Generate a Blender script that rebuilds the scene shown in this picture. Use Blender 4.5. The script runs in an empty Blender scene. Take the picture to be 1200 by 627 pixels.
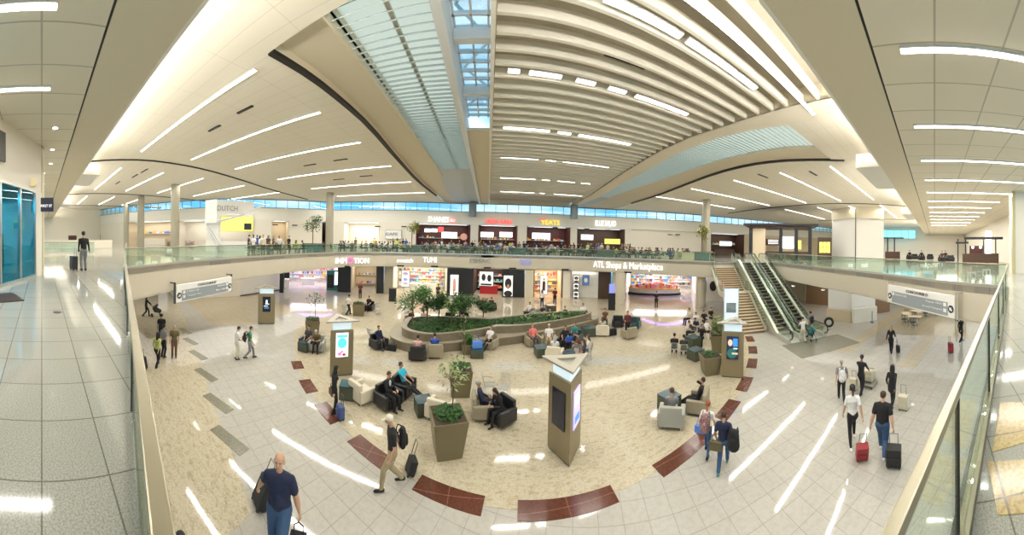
import bpy, bmesh, math, random
import numpy as np
from mathutils import Vector, Matrix, geometry
random.seed(7)
SC = bpy.context.scene
COL = SC.collection
PI = math.pi
sin, cos = math.sin, math.cos
# ------------------------------------------------------------------ camera model
F = 333.0            # pixels per radian of the 1200 px wide panorama
HZ = 283.0
TILT = 0.024
YAW = 28.0 / F
EYE = 6.65           # eye above the lower floor; the deck is at DK
DK = 5.0
CZ = 12.15           # main ceiling
KZ = 10.25           # corridor ceiling
RT = Matrix.Rotation(-TILT, 3, 'Y') @ Matrix.Rotation(-YAW, 3, 'Z')
CAMP = Vector((0, 0, EYE))

def az(px):
    return (px - 572.0) / F

def ray(px, py):
    a = (px - 600.0) / F
    return RT @ Vector((sin(a), cos(a), (HZ - py) / F))

def at(px, py, z=0.0):
    d = ray(px, py)
    t = (z - EYE) / d.z
    p = CAMP + d * t
    return Vector((p.x, p.y, z))

def pol(px, rho, z=0.0):
    a = az(px)
    return Vector((rho * sin(a), rho * cos(a), z))

def zat(px, py, rho):
    d = ray(px, py)
    return EYE + rho * d.z / math.hypot(d.x, d.y)

def on_line(px, a, b):
    """point of the plan line a-b seen at column px"""
    d = ray(px, 290)
    dx, dy = d.x, d.y
    ex, ey = b[0] - a[0], b[1] - a[1]
    det = dx * (-ey) + ex * dy
    t = (a[0] * (-ey) + ex * a[1]) / det
    return Vector((dx * t, dy * t, 0))

# ------------------------------------------------------------------ materials
M = {}
def nt(m):
    m.use_nodes = True
    return m.node_tree.nodes, m.node_tree.links

def mat(name, col, rough=0.6, metal=0.0, emit=0.0, ecol=None, spec=0.5, noise=0.0, nscale=20.0, bump=0.0, coat=0.0):
    m = bpy.data.materials.new(name)
    n, l = nt(m)
    b = n['Principled BSDF']
    b.inputs['Base Color'].default_value = (*col, 1)
    b.inputs['Roughness'].default_value = rough
    b.inputs['Metallic'].default_value = metal
    b.inputs['Specular IOR Level'].default_value = spec
    if coat: b.inputs['Coat Weight'].default_value = coat
    if emit:
        b.inputs['Emission Color'].default_value = (*(ecol or col), 1)
        b.inputs['Emission Strength'].default_value = emit
    if noise or bump:
        tc = n.new('ShaderNodeTexCoord'); nz = n.new('ShaderNodeTexNoise')
        nz.inputs['Scale'].default_value = nscale; nz.inputs['Detail'].default_value = 3
        l.new(tc.outputs['Object'], nz.inputs['Vector'])
        if noise:
            mx = n.new('ShaderNodeMixRGB'); mx.blend_type = 'MULTIPLY'; mx.inputs['Fac'].default_value = 1
            mx.inputs['Color1'].default_value = (*col, 1)
            cr = n.new('ShaderNodeValToRGB')
            cr.color_ramp.elements[0].position = 0.3; cr.color_ramp.elements[1].position = 0.7
            lo = 1 - noise
            cr.color_ramp.elements[0].color = (lo, lo, lo, 1); cr.color_ramp.elements[1].color = (1, 1, 1, 1)
            l.new(nz.outputs['Fac'], cr.inputs['Fac']); l.new(cr.outputs['Color'], mx.inputs['Color2'])
            l.new(mx.outputs['Color'], b.inputs['Base Color'])
        if bump:
            bp = n.new('ShaderNodeBump'); bp.inputs['Strength'].default_value = bump; bp.inputs['Distance'].default_value = 0.02
            l.new(nz.outputs['Fac'], bp.inputs['Height']); l.new(bp.outputs['Normal'], b.inputs['Normal'])
    M[name] = m
    return m

def tile_mat(name, c1, c2, grout, w, h, gsize=0.012, rough=0.12, speck=None, sscale=60, srange=(0.45, 0.6), offset=0.0, rot=0.0, veins=None, spec=0.5, rvar=0.08, plane='XY'):
    m = bpy.data.materials.new(name)
    n, l = nt(m); b = n['Principled BSDF']
    tc = n.new('ShaderNodeTexCoord'); mp = n.new('ShaderNodeMapping')
    mp.inputs['Rotation'].default_value = (0, 0, rot)
    l.new(tc.outputs['Object'], mp.inputs['Vector'])
    src = mp.outputs['Vector']
    br = n.new('ShaderNodeTexBrick')
    br.offset = offset; br.squash = 1
    br.inputs['Scale'].default_value = 1.0
    br.inputs['Brick Width'].default_value = w; br.inputs['Row Height'].default_value = h
    br.inputs['Mortar Size'].default_value = gsize; br.inputs['Mortar Smooth'].default_value = 0.1
    br.inputs['Color1'].default_value = (*c1, 1); br.inputs['Color2'].default_value = (*c2, 1)
    br.inputs['Mortar'].default_value = (*grout, 1)
    l.new(src, br.inputs['Vector'])
    last = br.outputs['Color']
    nz = n.new('ShaderNodeTexNoise'); nz.inputs['Scale'].default_value = sscale; nz.inputs['Detail'].default_value = 4; nz.inputs['Roughness'].default_value = 0.7
    l.new(src, nz.inputs['Vector'])
    if speck:
        cr = n.new('ShaderNodeValToRGB')
        cr.color_ramp.elements[0].position = srange[0]; cr.color_ramp.elements[0].color = (1, 1, 1, 1)
        cr.color_ramp.elements[1].position = srange[1]; cr.color_ramp.elements[1].color = (*speck, 1)
        mx = n.new('ShaderNodeMixRGB'); mx.blend_type = 'MULTIPLY'; mx.inputs['Fac'].default_value = 1
        l.new(nz.outputs['Fac'], cr.inputs['Fac']); l.new(last, mx.inputs['Color1']); l.new(cr.outputs['Color'], mx.inputs['Color2'])
        last = mx.outputs['Color']
    if veins:
        wv = n.new('ShaderNodeTexNoise'); wv.inputs['Scale'].default_value = 1.5; wv.inputs['Detail'].default_value = 10; wv.inputs['Roughness'].default_value = 0.75
        m2 = n.new('ShaderNodeMapping'); m2.inputs['Scale'].default_value = (2.2, 5.0, 1); wv.inputs['Distortion'].default_value = 0.6
        l.new(src, m2.inputs['Vector']); l.new(m2.outputs['Vector'], wv.inputs['Vector'])
        cr = n.new('ShaderNodeValToRGB')
        cr.color_ramp.elements[0].position = 0.50; cr.color_ramp.elements[0].color = (1, 1, 1, 1)
        cr.color_ramp.elements[1].position = 0.66; cr.color_ramp.elements[1].color = (*veins, 1)
        mx = n.new('ShaderNodeMixRGB'); mx.blend_type = 'MULTIPLY'; mx.inputs['Fac'].default_value = 1
        l.new(wv.outputs['Fac'], cr.inputs['Fac']); l.new(last, mx.inputs['Color1']); l.new(cr.outputs['Color'], mx.inputs['Color2'])
        last = mx.outputs['Color']
    l.new(last, b.inputs['Base Color'])
    mr = n.new('ShaderNodeMapRange'); mr.inputs['To Min'].default_value = rough; mr.inputs['To Max'].default_value = rough + rvar
    l.new(nz.outputs['Fac'], mr.inputs['Value']); l.new(mr.outputs['Result'], b.inputs['Roughness'])
    b.inputs['Specular IOR Level'].default_value = spec
    M[name] = m
    return m

def glass_mat(name, tint, refl=0.10, rough=0.0, gmax=0.35):
    m = bpy.data.materials.new(name); n, l = nt(m)
    n.remove(n['Principled BSDF'])
    tr = n.new('ShaderNodeBsdfTransparent'); tr.inputs['Color'].default_value = (*tint, 1)
    gl = n.new('ShaderNodeBsdfGlossy'); gl.inputs['Roughness'].default_value = rough; gl.inputs['Color'].default_value = (0.95, 1, 0.97, 1)
    fr = n.new('ShaderNodeLayerWeight'); fr.inputs['Blend'].default_value = 0.25
    mr = n.new('ShaderNodeMapRange'); mr.inputs['To Min'].default_value = refl; mr.inputs['To Max'].default_value = gmax
    ms = n.new('ShaderNodeMixShader')
    l.new(fr.outputs['Fresnel'], mr.inputs['Value']); l.new(mr.outputs['Result'], ms.inputs['Fac'])
    l.new(tr.outputs[0], ms.inputs[1]); l.new(gl.outputs[0], ms.inputs[2])
    l.new(ms.outputs[0], n['Material Output'].inputs['Surface'])
    M[name] = m
    return m

# ------------------------------------------------------------------ mesh builder
class MB:
    def __init__(s): s.v = []; s.f = []; s.mi = []; s.cur = 0
    def add(s, vs, fs):
        o = len(s.v); s.v += [tuple(v) for v in vs]
        s.f += [tuple(i + o for i in f) for f in fs]; s.mi += [s.cur] * len(fs)
        return s
    def box(s, c, d, rz=0.0, R=None):
        hx, hy, hz = d[0] / 2, d[1] / 2, d[2] / 2
        R = R or Matrix.Rotation(rz, 3, 'Z'); c = Vector(c)
        vs = [c + R @ Vector((x * hx, y * hy, z * hz)) for z in (-1, 1) for x, y in ((-1, -1), (1, -1), (1, 1), (-1, 1))]
        return s.add(vs, [(3, 2, 1, 0), (4, 5, 6, 7), (0, 1, 5, 4), (1, 2, 6, 5), (2, 3, 7, 6), (3, 0, 4, 7)])
    def bx(s, x0, x1, y0, y1, z0, z1):
        return s.box(((x0 + x1) / 2, (y0 + y1) / 2, (z0 + z1) / 2), (abs(x1 - x0), abs(y1 - y0), abs(z1 - z0)))
    def taper(s, c, b, t, h, rz=0.0):
        R = Matrix.Rotation(rz, 3, 'Z'); c = Vector(c)
        vs = [c + R @ Vector((x * d[0] / 2, y * d[1] / 2, z)) for z, d in ((0, b), (h, t)) for x, y in ((-1, -1), (1, -1), (1, 1), (-1, 1))]
        return s.add(vs, [(3, 2, 1, 0), (4, 5, 6, 7), (0, 1, 5, 4), (1, 2, 6, 5), (2, 3, 7, 6), (3, 0, 4, 7)])
    def prism(s, poly, z0, z1):
        n = len(poly)
        if sum(poly[i][0] * poly[(i + 1) % n][1] - poly[(i + 1) % n][0] * poly[i][1] for i in range(n)) < 0: poly = poly[::-1]
        vs = [(p[0], p[1], z0) for p in poly] + [(p[0], p[1], z1) for p in poly]
        fs = [(i, (i + 1) % n, n + (i + 1) % n, n + i) for i in range(n)]
        if n <= 4:
            fs += [tuple(range(n - 1, -1, -1)), tuple(range(n, 2 * n))]
        else:
            tr = geometry.tessellate_polygon([[Vector((p[0], p[1], 0)) for p in poly]])
            for t in tr:
                a, b, c = t
                ar = (poly[b][0] - poly[a][0]) * (poly[c][1] - poly[a][1]) - (poly[c][0] - poly[a][0]) * (poly[b][1] - poly[a][1])
                if ar < 0: a, c = c, a
                fs += [(a + n, b + n, c + n), (c, b, a)]
        return s.add(vs, fs)
    def holed(s, outer, hole, z0, z1):
        allp = list(outer) + list(hole); n = len(allp)
        tr = geometry.tessellate_polygon([[Vector((p[0], p[1], 0)) for p in outer], [Vector((p[0], p[1], 0)) for p in hole]])
        vs = [(p[0], p[1], z0) for p in allp] + [(p[0], p[1], z1) for p in allp]
        fs = []
        for a, b, c in tr:
            ar = (allp[b][0] - allp[a][0]) * (allp[c][1] - allp[a][1]) - (allp[c][0] - allp[a][0]) * (allp[b][1] - allp[a][1])
            if ar < 0: a, c = c, a
            fs += [(a + n, b + n, c + n), (c, b, a)]
        for base, pl in ((0, outer), (len(outer), hole)):
            k = len(pl)
            fs += [(base + i, base + (i + 1) % k, n + base + (i + 1) % k, n + base + i) for i in range(k)]
        return s.add(vs, fs)
    def strip(s, pts, z0, z1, th=0.1, side=1):
        """upright wall ribbon along plan points, given thickness to one side"""
        P = [Vector((p[0], p[1])) for p in pts]; n = len(P); off = []
        for i in range(n):
            d = (P[min(i + 1, n - 1)] - P[max(i - 1, 0)]).normalized()
            off.append(P[i] + Vector((-d.y, d.x)) * th * side)
        vs = [(p.x, p.y, z) for z in (z0, z1) for p in P] + [(p.x, p.y, z) for z in (z0, z1) for p in off]
        fs = []
        for i in range(n - 1):
            fs += [(i, i + 1, n + i + 1, n + i), (2 * n + i + 1, 2 * n + i, 3 * n + i, 3 * n + i + 1),
                   (n + i, n + i + 1, 3 * n + i + 1, 3 * n + i), (i + 1, i, 2 * n + i, 2 * n + i + 1)]
        fs += [(0, n, 3 * n, 2 * n), (n - 1, 3 * n - 1, 4 * n - 1, 2 * n - 1)]
        return s.add(vs, fs)
    def tube(s, pts, r, seg=8, rr=None, caps=True):
        P = [Vector(p) for p in pts]; n = len(P)
        ring = []
        up0 = None
        for i in range(n):
            d = (P[min(i + 1, n - 1)] - P[max(i - 1, 0)]).normalized()
            u = Vector((0, 0, 1)) if abs(d.z) < 0.95 else Vector((0, 1, 0))
            if up0 is not None and abs(d.dot(up0)) < 0.95: u = up0
            a = d.cross(u).normalized(); b = a.cross(d).normalized(); up0 = b
            q = rr[i] if rr else r
            ring.append([P[i] + (a * cos(2 * PI * k / seg) + b * sin(2 * PI * k / seg)) * q for k in range(seg)])
        vs = [v for rg in ring for v in rg]; fs = []
        for i in range(n - 1):
            for k in range(seg):
                k2 = (k + 1) % seg
                fs.append((i * seg + k, i * seg + k2, (i + 1) * seg + k2, (i + 1) * seg + k))
        if caps: fs += [tuple(range(seg - 1, -1, -1)), tuple(range((n - 1) * seg, n * seg))]
        return s.add(vs, fs)
    def cyl(s, c, r, h, seg=24, r2=None):
        c = Vector(c); return s.tube([c, c + Vector((0, 0, h))], r, seg, rr=[r, r if r2 is None else r2])
    def ell(s, c, rx, ry, rz, seg=12, rings=8, R=None):
        c = Vector(c); R = R or Matrix.Identity(3); vs = [c + R @ Vector((0, 0, -rz))]; fs = []
        for i in range(1, rings):
            t = -PI / 2 + PI * i / rings
            for k in range(seg):
                a = 2 * PI * k / seg
                vs.append(c + R @ Vector((rx * cos(t) * cos(a), ry * cos(t) * sin(a), rz * sin(t))))
        vs.append(c + R @ Vector((0, 0, rz)))
        for k in range(seg):
            k2 = (k + 1) % seg
            fs.append((0, 1 + k2, 1 + k)); fs.append((len(vs) - 1, 1 + (rings - 2) * seg + k, 1 + (rings - 2) * seg + k2))
            for i in range(rings - 2):
                fs.append((1 + i * seg + k, 1 + i * seg + k2, 1 + (i + 1) * seg + k2, 1 + (i + 1) * seg + k))
        return s.add(vs, fs)
    def cap(s, a, b, ra, rb, flat=1.0, fdir=None, seg=12):
        """tapered capsule from a to b; flat squashes it along fdir"""
        a, b = Vector(a), Vector(b); d = b - a; L = d.length
        d = d.normalized() if L > 1e-6 else Vector((0, 0, 1))
        f = Vector(fdir) if fdir is not None else (Vector((0, 1, 0)) if abs(d.y) < 0.9 else Vector((1, 0, 0)))
        y = (f - d * f.dot(d)).normalized(); x = y.cross(d)
        prof = [(-1, 0), (-0.85, 0.53), (-0.5, 0.866), (0, 1)]
        rows = [(a + d * (t * ra), q * ra) for t, q in prof] + [(b - d * (t * rb), q * rb) for t, q in prof[::-1]]
        vs, fs = [], []
        vs.append(rows[0][0])
        for c, q in rows[1:-1]:
            for k in range(seg):
                an = 2 * PI * k / seg
                vs.append(c + x * (q * cos(an)) + y * (q * flat * sin(an)))
        vs.append(rows[-1][0]); R = len(rows) - 2
        for k in range(seg):
            k2 = (k + 1) % seg
            fs.append((0, 1 + k2, 1 + k)); fs.append((len(vs) - 1, 1 + (R - 1) * seg + k, 1 + (R - 1) * seg + k2))
            for i in range(R - 1):
                fs.append((1 + i * seg + k, 1 + i * seg + k2, 1 + (i + 1) * seg + k2, 1 + (i + 1) * seg + k))
        return s.add(vs, fs)
    def xf(s, Mx, start=0):
        s.v = s.v[:start] + [tuple(Mx @ Vector(v)) for v in s.v[start:]]
        return s
    def mesh(s, name, mats, smooth=False, bevel=0.0):
        me = bpy.data.meshes.new(name)
        me.from_pydata(s.v, [], s.f)
        for m in (mats if isinstance(mats, (list, tuple)) else [mats]):
            me.materials.append(M[m] if isinstance(m, str) else m)
        if isinstance(mats, (list, tuple)) and len(mats) > 1: me.polygons.foreach_set('material_index', s.mi)
        if bevel:
            bm = bmesh.new(); bm.from_mesh(me)
            es = [e for e in bm.edges if len(e.link_faces) == 2 and e.calc_face_angle(0) > 0.5]
            bmesh.ops.bevel(bm, geom=es, offset=bevel, segments=2, affect='EDGES', profile=0.6, clamp_overlap=True)
            bm.to_mesh(me); bm.free()
        if smooth: me.polygons.foreach_set('use_smooth', [True] * len(me.polygons))
        me.update()
        return me
    def build(s, name, mats, parent=None, smooth=False, bevel=0.0, label=None, cat=None, group=None, kind=None, loc=None, rz=0.0):
        o = bpy.data.objects.new(name, s.mesh(name, mats, smooth, bevel)); COL.objects.link(o)
        if parent is not None: o.parent = parent
        if loc is not None: o.location = loc
        if rz: o.rotation_euler = (0, 0, rz)
        return tag(o, label, cat, group, kind)

def tag(o, label=None, cat=None, group=None, kind=None):
    if label: o['label'] = label
    if cat: o['category'] = cat
    if group: o['group'] = group
    if kind: o['kind'] = kind
    return o

def thing(name, label, cat, loc=(0, 0, 0), rz=0.0, group=None):
    o = bpy.data.objects.new(name, None); COL.objects.link(o)
    o.location = loc; o.rotation_euler = (0, 0, rz)
    return tag(o, label, cat, group)

def struct(name, mb, m, **k):
    return mb.build(name, m, kind='structure', **k)

KIDS = {}
def copy_tree(src, loc=None, rz=None, label=None, group=None, parent=None):
    if src.name not in KIDS: KIDS[src.name] = [c for c in bpy.data.objects if c.parent == src]
    c = src.copy(); COL.objects.link(c)
    if parent is not None: c.parent = parent
    if loc is not None: c.location = loc
    if rz is not None: c.rotation_euler = (0, 0, rz)
    if label: c['label'] = label
    if group: c['group'] = group
    for ch in KIDS[src.name]: copy_tree(ch, parent=c)
    return c

def text_mesh(name, s, width, height, depth, m, parent=None, loc=(0, 0, 0), rz=0.0, kindtxt=None, spacing=1.0):
    cu = bpy.data.curves.new('lettering', 'FONT'); cu.body = s; cu.size = 1; cu.extrude = 0.02; cu.align_x = 'CENTER'; cu.align_y = 'CENTER'
    cu.space_character = spacing; cu.resolution_u = 2
    o = bpy.data.objects.new('tmp', cu); COL.objects.link(o)
    dg = bpy.context.evaluated_depsgraph_get(); dg.update()
    me = bpy.data.meshes.new_from_object(o.evaluated_get(dg))
    bpy.data.objects.remove(o); bpy.data.curves.remove(cu)
    n = len(me.vertices); co = np.empty(n * 3); me.vertices.foreach_get('co', co); co = co.reshape(-1, 3)
    mn, mxx = co.min(0), co.max(0); ce = (mn + mxx) / 2
    co = (co - ce) * np.array([width / max(1e-6, mxx[0] - mn[0]), height / max(1e-6, mxx[1] - mn[1]), depth / 0.04])
    co = np.stack([co[:, 0], -co[:, 2], co[:, 1]], 1)      # upright, facing -Y
    me.vertices.foreach_set('co', co.reshape(-1)); me.materials.clear(); me.materials.append(M[m]); me.name = name; me.update()
    ob = bpy.data.objects.new(name, me); COL.objects.link(ob)
    if parent is not None: ob.parent = parent
    ob.location = loc; ob.rotation_euler = (0, 0, rz)
    return ob

def area(name, loc, sx, sy, power, col=(1, 0.965, 0.90), rot=(0, 0, 0), spread=PI):
    ld = bpy.data.lights.new(name, 'AREA'); ld.shape = 'RECTANGLE'; ld.size = sx; ld.size_y = sy; ld.energy = power; ld.color = col; ld.spread = spread
    o = bpy.data.objects.new(name, ld); COL.objects.link(o); o.location = loc; o.rotation_euler = rot
    return o
ORD = ['zeroth', 'first', 'second', 'third', 'fourth', 'fifth', 'sixth', 'seventh', 'eighth', 'ninth', 'tenth', 'eleventh', 'twelfth', 'thirteenth', 'fourteenth', 'fifteenth', 'sixteenth', 'seventeenth', 'eighteenth', 'nineteenth', 'twentieth']
def nth(i):
    tens = {20: 'twenty', 30: 'thirty', 40: 'forty', 50: 'fifty', 60: 'sixty', 70: 'seventy', 80: 'eighty', 90: 'ninety'}
    if i <= 20: return ORD[i]
    if i >= 100: return 'one hundredth' if i == 100 else 'one hundred and ' + nth(i - 100)
    t, u = i // 10 * 10, i % 10
    return (tens[t][:-1] + 'ieth') if u == 0 else tens[t] + '-' + ORD[u]
# ------------------------------------------------------------------ materials of the place
mat('ceiling_beige', (0.82, 0.76, 0.63), 0.8)
tile_mat('ceiling_panel', (0.84, 0.79, 0.67), (0.83, 0.78, 0.66), (0.70, 0.65, 0.54), 2.4, 0.62, 0.012, rough=0.75, spec=0.2)
tile_mat('corridor_panel', (0.80, 0.74, 0.60), (0.77, 0.71, 0.57), (0.50, 0.455, 0.36), 1.22, 1.22, 0.02, rough=0.7, spec=0.2)
mat('beam_beige', (0.70, 0.63, 0.48), 0.75)
mat('cove_white', (0.86, 0.84, 0.78), 0.7)
mat('black_reveal', (0.012, 0.010, 0.008), 0.6)
mat('baffle_cream', (0.86, 0.82, 0.71), 0.6)
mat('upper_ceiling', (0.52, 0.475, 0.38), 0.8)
mat('louver_blue', (0.50, 0.55, 0.56), 0.5)
mat('steel_white', (0.72, 0.74, 0.74), 0.5)
mat('led', (1, 0.97, 0.88), 0.5, emit=7.0, ecol=(1, 0.965, 0.88))
mat('led_soft', (1, 0.97, 0.88), 0.5, emit=3.0, ecol=(1, 0.97, 0.9))
mat('fascia', (0.58, 0.53, 0.42), 0.45)
mat('soffit', (0.70, 0.65, 0.53), 0.6)
mat('wall_cream', (0.78, 0.73, 0.62), 0.6)
mat('wall_white', (0.82, 0.80, 0.75), 0.5)
mat('wall_tan', (0.62, 0.52, 0.36), 0.6)
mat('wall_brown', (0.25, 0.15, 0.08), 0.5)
mat('wall_grey', (0.80, 0.77, 0.68), 0.6)
mat('column', (0.34, 0.31, 0.23), 0.35)
mat('column_light', (0.66, 0.60, 0.47), 0.35)
mat('mullion', (0.22, 0.27, 0.28), 0.5)
mat('trim_gold', (0.62, 0.53, 0.30), 0.35, 0.4)
mat('steel', (0.74, 0.72, 0.66), 0.28, 0.85)
mat('steel_dark', (0.10, 0.10, 0.09), 0.4, 0.5)
mat('black', (0.012, 0.012, 0.014), 0.45)
tile_mat('granite', (0.50, 0.485, 0.435), (0.47, 0.455, 0.41), (0.22, 0.21, 0.18), 0.62, 0.46, 0.006, rough=0.05, speck=(0.72, 0.70, 0.66), sscale=75, srange=(0.45, 0.58), rvar=0.04, spec=0.55)
tile_mat('travertine', (0.53, 0.475, 0.36), (0.51, 0.455, 0.34), (0.43, 0.385, 0.29), 1.2, 1.2, 0.005, rough=0.04, speck=(0.74, 0.71, 0.65), sscale=16, srange=(0.5, 0.66), rot=0.12, veins=(0.66, 0.62, 0.54), spec=0.5, rvar=0.04)
tile_mat('light_tile', (0.45, 0.435, 0.395), (0.43, 0.415, 0.375), (0.33, 0.315, 0.28), 0.61, 0.61, 0.010, rough=0.035, speck=(0.93, 0.92, 0.9), sscale=7, rot=0.32, spec=0.55, rvar=0.03)
tile_mat('tan_tile', (0.50, 0.43, 0.31), (0.47, 0.41, 0.29), (0.36, 0.31, 0.23), 0.61, 0.61, 0.012, rough=0.10, speck=(0.85, 0.82, 0.75), sscale=14, rot=0.32)
tile_mat('red_marble', (0.115, 0.038, 0.022), (0.10, 0.034, 0.02), (0.26, 0.12, 0.08), 1.3, 3.0, 0.01, rough=0.12, speck=(0.75, 0.7, 0.7), sscale=14)
tile_mat('grey_marble', (0.23, 0.22, 0.17), (0.21, 0.20, 0.155), (0.2, 0.19, 0.15), 3, 3, 0.002, rough=0.14, speck=(0.75, 0.75, 0.7), sscale=14)
tile_mat('gold_tile', (0.60, 0.46, 0.20), (0.56, 0.42, 0.18), (0.25, 0.2, 0.12), 0.62, 0.46, 0.009, rough=0.12, speck=(0.7, 0.62, 0.5), sscale=30)
glass_mat('rail_glass', (0.84, 0.93, 0.88), 0.07)
glass_mat('near_glass', (0.93, 0.975, 0.945), 0.03)
glass_mat('sky_glass', (0.86, 0.94, 0.98), 0.05)
glass_mat('teal_glass', (0.06, 0.34, 0.44), 0.05)
glass_mat('shop_glass', (0.92, 0.95, 0.95), 0.08)

# ------------------------------------------------------------------ plan of the opening between the floors
LV = Vector((-0.961, 0.276)); LN = Vector((0.276, 0.961)); RV = Vector((0.960, -0.281)); RN = Vector((0.281, 0.960))
def lp(t, d=0.117): p = LN * d + LV * t; return (p.x, p.y)
def rp(t, d=0.300): p = RN * d + RV * t; return (p.x, p.y)
NEAR = [lp(13.6, .20), lp(0.62, .20), rp(0.62, .37), rp(11.6, .37)]           # left corner .. right corner, along the photographer's rail
RIGHT = [(12.9, -1.0), (14.6, 0.6), (16.6, 2.4), (18.4, 4.4), (20.2, 7.0), (22.3, 10.4), (24.6, 14.4), (26.1, 17.4)]
STAIRTOP = [(21.0, 20.4)]
BACK = [(18.3, 25.3), (14.4, 29.8), (9.3, 33.2), (3, 34.2), (-3, 34.2), (-7.6, 33.6), (-12.6, 31.3), (-15.6, 27.6), (-16.8, 21.5), (-16.5, 15.4), (-15.6, 10.8), (-14.7, 7.4)]
def smooth_pts(p, k=2):
    p = [Vector(q) for q in p]
    for _ in range(k):
        q = [p[0]]
        for a, b in zip(p, p[1:]): q += [a * 0.75 + b * 0.25, a * 0.25 + b * 0.75]
        q.append(p[-1]); p = q
    return [(v.x, v.y) for v in p]
RIGHT_S = smooth_pts([NEAR[3]] + RIGHT, 2)
BACK_S = smooth_pts(STAIRTOP + BACK + [NEAR[0]], 2)
HOLE = NEAR[:1] + NEAR[1:3] + RIGHT_S + BACK_S[:-1]
OUT = [(-80, -12), (80, -12), (80, 60), (-80, 60)]

b = MB().holed(OUT, HOLE, 4.7, DK); struct('floor_upper', b, 'granite')
b = MB().holed(OUT, HOLE, 3.42, 3.5); struct('ceiling_lower', b, 'soffit')
# fascia band round the opening, a beige lip under it
b = MB(); ring = HOLE + HOLE[:1]
b.strip(ring, 3.5, 4.985, 0.25, -1); struct('trim_1', b, 'fascia')
b = MB(); b.strip(ring, 4.985, 5.02, 0.06, -1); struct('trim_2', b, 'steel')
b = MB(); b.strip(ring, 3.44, 3.5, 0.32, -1); struct('trim_3', b, 'beam_beige')

# lower floor
b = MB().bx(-80, 80, -6, 60, -0.3, 0.0); struct('floor_lower', b, 'light_tile')
CC, CR = Vector((3.3, 25.3)), 18.45
def arc(r, a0, a1, n=40): return [(CC.x + r * sin(a0 + (a1 - a0) * i / n), CC.y - r * cos(a0 + (a1 - a0) * i / n)) for i in range(n + 1)]
b = MB().prism(arc(CR, -PI * 0.97, PI * 0.60, 72), -0.1, 0.006); struct('floor_travertine_disc', b, 'travertine')
# tan field along the left, under the rail
b = MB().prism([(-4.6, 0.6), (-4.9, 4.6), (-6.5, 5.35), (-9.6, 6.6), (-13.7, 8.4), (-19.5, 10.9), (-30, 15), (-30, 2), (-13, 0.6)], -0.1, 0.004); struct('floor_tan_field', b, 'travertine')
b = MB()
for x0, x1 in ((-34, -13),): b.prism([(-30, 15.5), (-17.5, 12.0), (-15.6, 14.5), (-16, 20.5), (-30, 24)], -0.1, 0.003)
struct('floor_tan_field_far', b, 'tan_tile')
b = MB()
for k in range(4):
    y = 1.0 + k * 4.3; b.prism([(16 + k * 1.5, y), (60, y - 9 + k), (60, y - 7.7 + k), (16 + k * 1.5, y + 1.1)], -0.1, 0.003)
struct('floor_tan_bands', b, 'tan_tile')
b = MB().prism([(20.5, -4), (60, -4), (60, 3.5), (22.5, 3.5)], -0.1, 0.005); struct('floor_tan_right', b, 'tan_tile')

def inlay(name, c, L, W, rz, m, label, group):
    tag(MB().box((0, 0, -0.02), (L, W, 0.06)).build(name, m, loc=(c.x, c.y, 0), rz=rz), label, 'floor inlay', group)
# red inlays round the disc: (px, py, length)
reds = [(345, 428, .9), (370, 451, 1.15), (395, 480, 1.3), (452, 516, 1.6), (535, 559, 1.85), (665, 590, 2.55), (803, 528, 2.45), (857, 481, 1.5), (875, 450, 1.45), (889, 426, 1.35), (898, 410, 1.3), (905, 396, 1.2)]
for i, (px, py, L) in enumerate(reds):
    p = at(px, py); a = math.atan2(p.x - CC.x, -(p.y - CC.y))
    n = 6; r0 = CR - 0.28; da = L / CR / 2
    rr = CR
    pts = [(CC.x + (rr + .28) * sin(a - da + 2 * da * k / n), CC.y - (rr + .28) * cos(a - da + 2 * da * k / n)) for k in range(n + 1)]
    pts += [(CC.x + (rr - .28) * sin(a + da - 2 * da * k / n), CC.y - (rr - .28) * cos(a + da - 2 * da * k / n)) for k in range(n + 1)]
    q = Vector((CC.x + rr * sin(a), CC.y - rr * cos(a)))
    MB().prism([(x - q.x, y - q.y) for x, y in pts], -0.05, 0.012).build('floor_inlay', 'red_marble', loc=(q.x, q.y, 0), kind='thing',
        label='dark red marble strip set in the floor ring, %s from the left' % nth(i + 1), cat='floor inlay', group='dark red strips round the seating circle')
greys = [(268, 515, 1.5), (255, 472, 1.5), (241, 439, 1.45), (232, 416, 1.4), (223, 400, 1.3), (217, 388, 1.3)]
for i, (px, py, L) in enumerate(greys):
    inlay('floor_inlay', at(px, py), L, 0.42, 0.06, 'grey_marble', 'grey marble strip inlaid in the floor on the left, %s from the nearest' % nth(i + 1), 'grey strips along the left walkway')

# ------------------------------------------------------------------ ceiling
def ceil(name, poly, z0=CZ, th=0.12, m='ceiling_panel'): struct(name, MB().prism(poly, z0, z0 + th), m)
A1 = [(-6.1, 6.1), (-5.9, 8), (-5.85, 10), (-5.85, 12.5), (-6.3, 17.8), (-6.8, 26), (-6.6, 34.5)]
A2 = [(-21.3, 3.4), (-20.4, 5.0), (-19.6, 7.4), (-19.6, 10), (-20.0, 13), (-21.4, 18), (-23.2, 24), (-24.6, 33)]
A3 = [(-39.6, 3.0), (-37.4, 6), (-36.8, 10), (-36.8, 15), (-38, 24), (-40, 33)]
A4 = [(-54, 3.0), (-52.5, 8), (-52.5, 15), (-54, 24)]
R1 = [(16.9, 5.6), (16.2, 7.2), (15.4, 9.5), (15.1, 11.5), (15.3, 14.8), (16.4, 20), (17.6, 26), (18.2, 33)]
R2 = [(37.4, 3.0), (34.6, 7), (32.8, 12), (32.5, 16), (33.2, 23), (35, 31)]
R3 = [(56, 3.0), (53, 8), (52, 14), (53, 23)]
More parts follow.
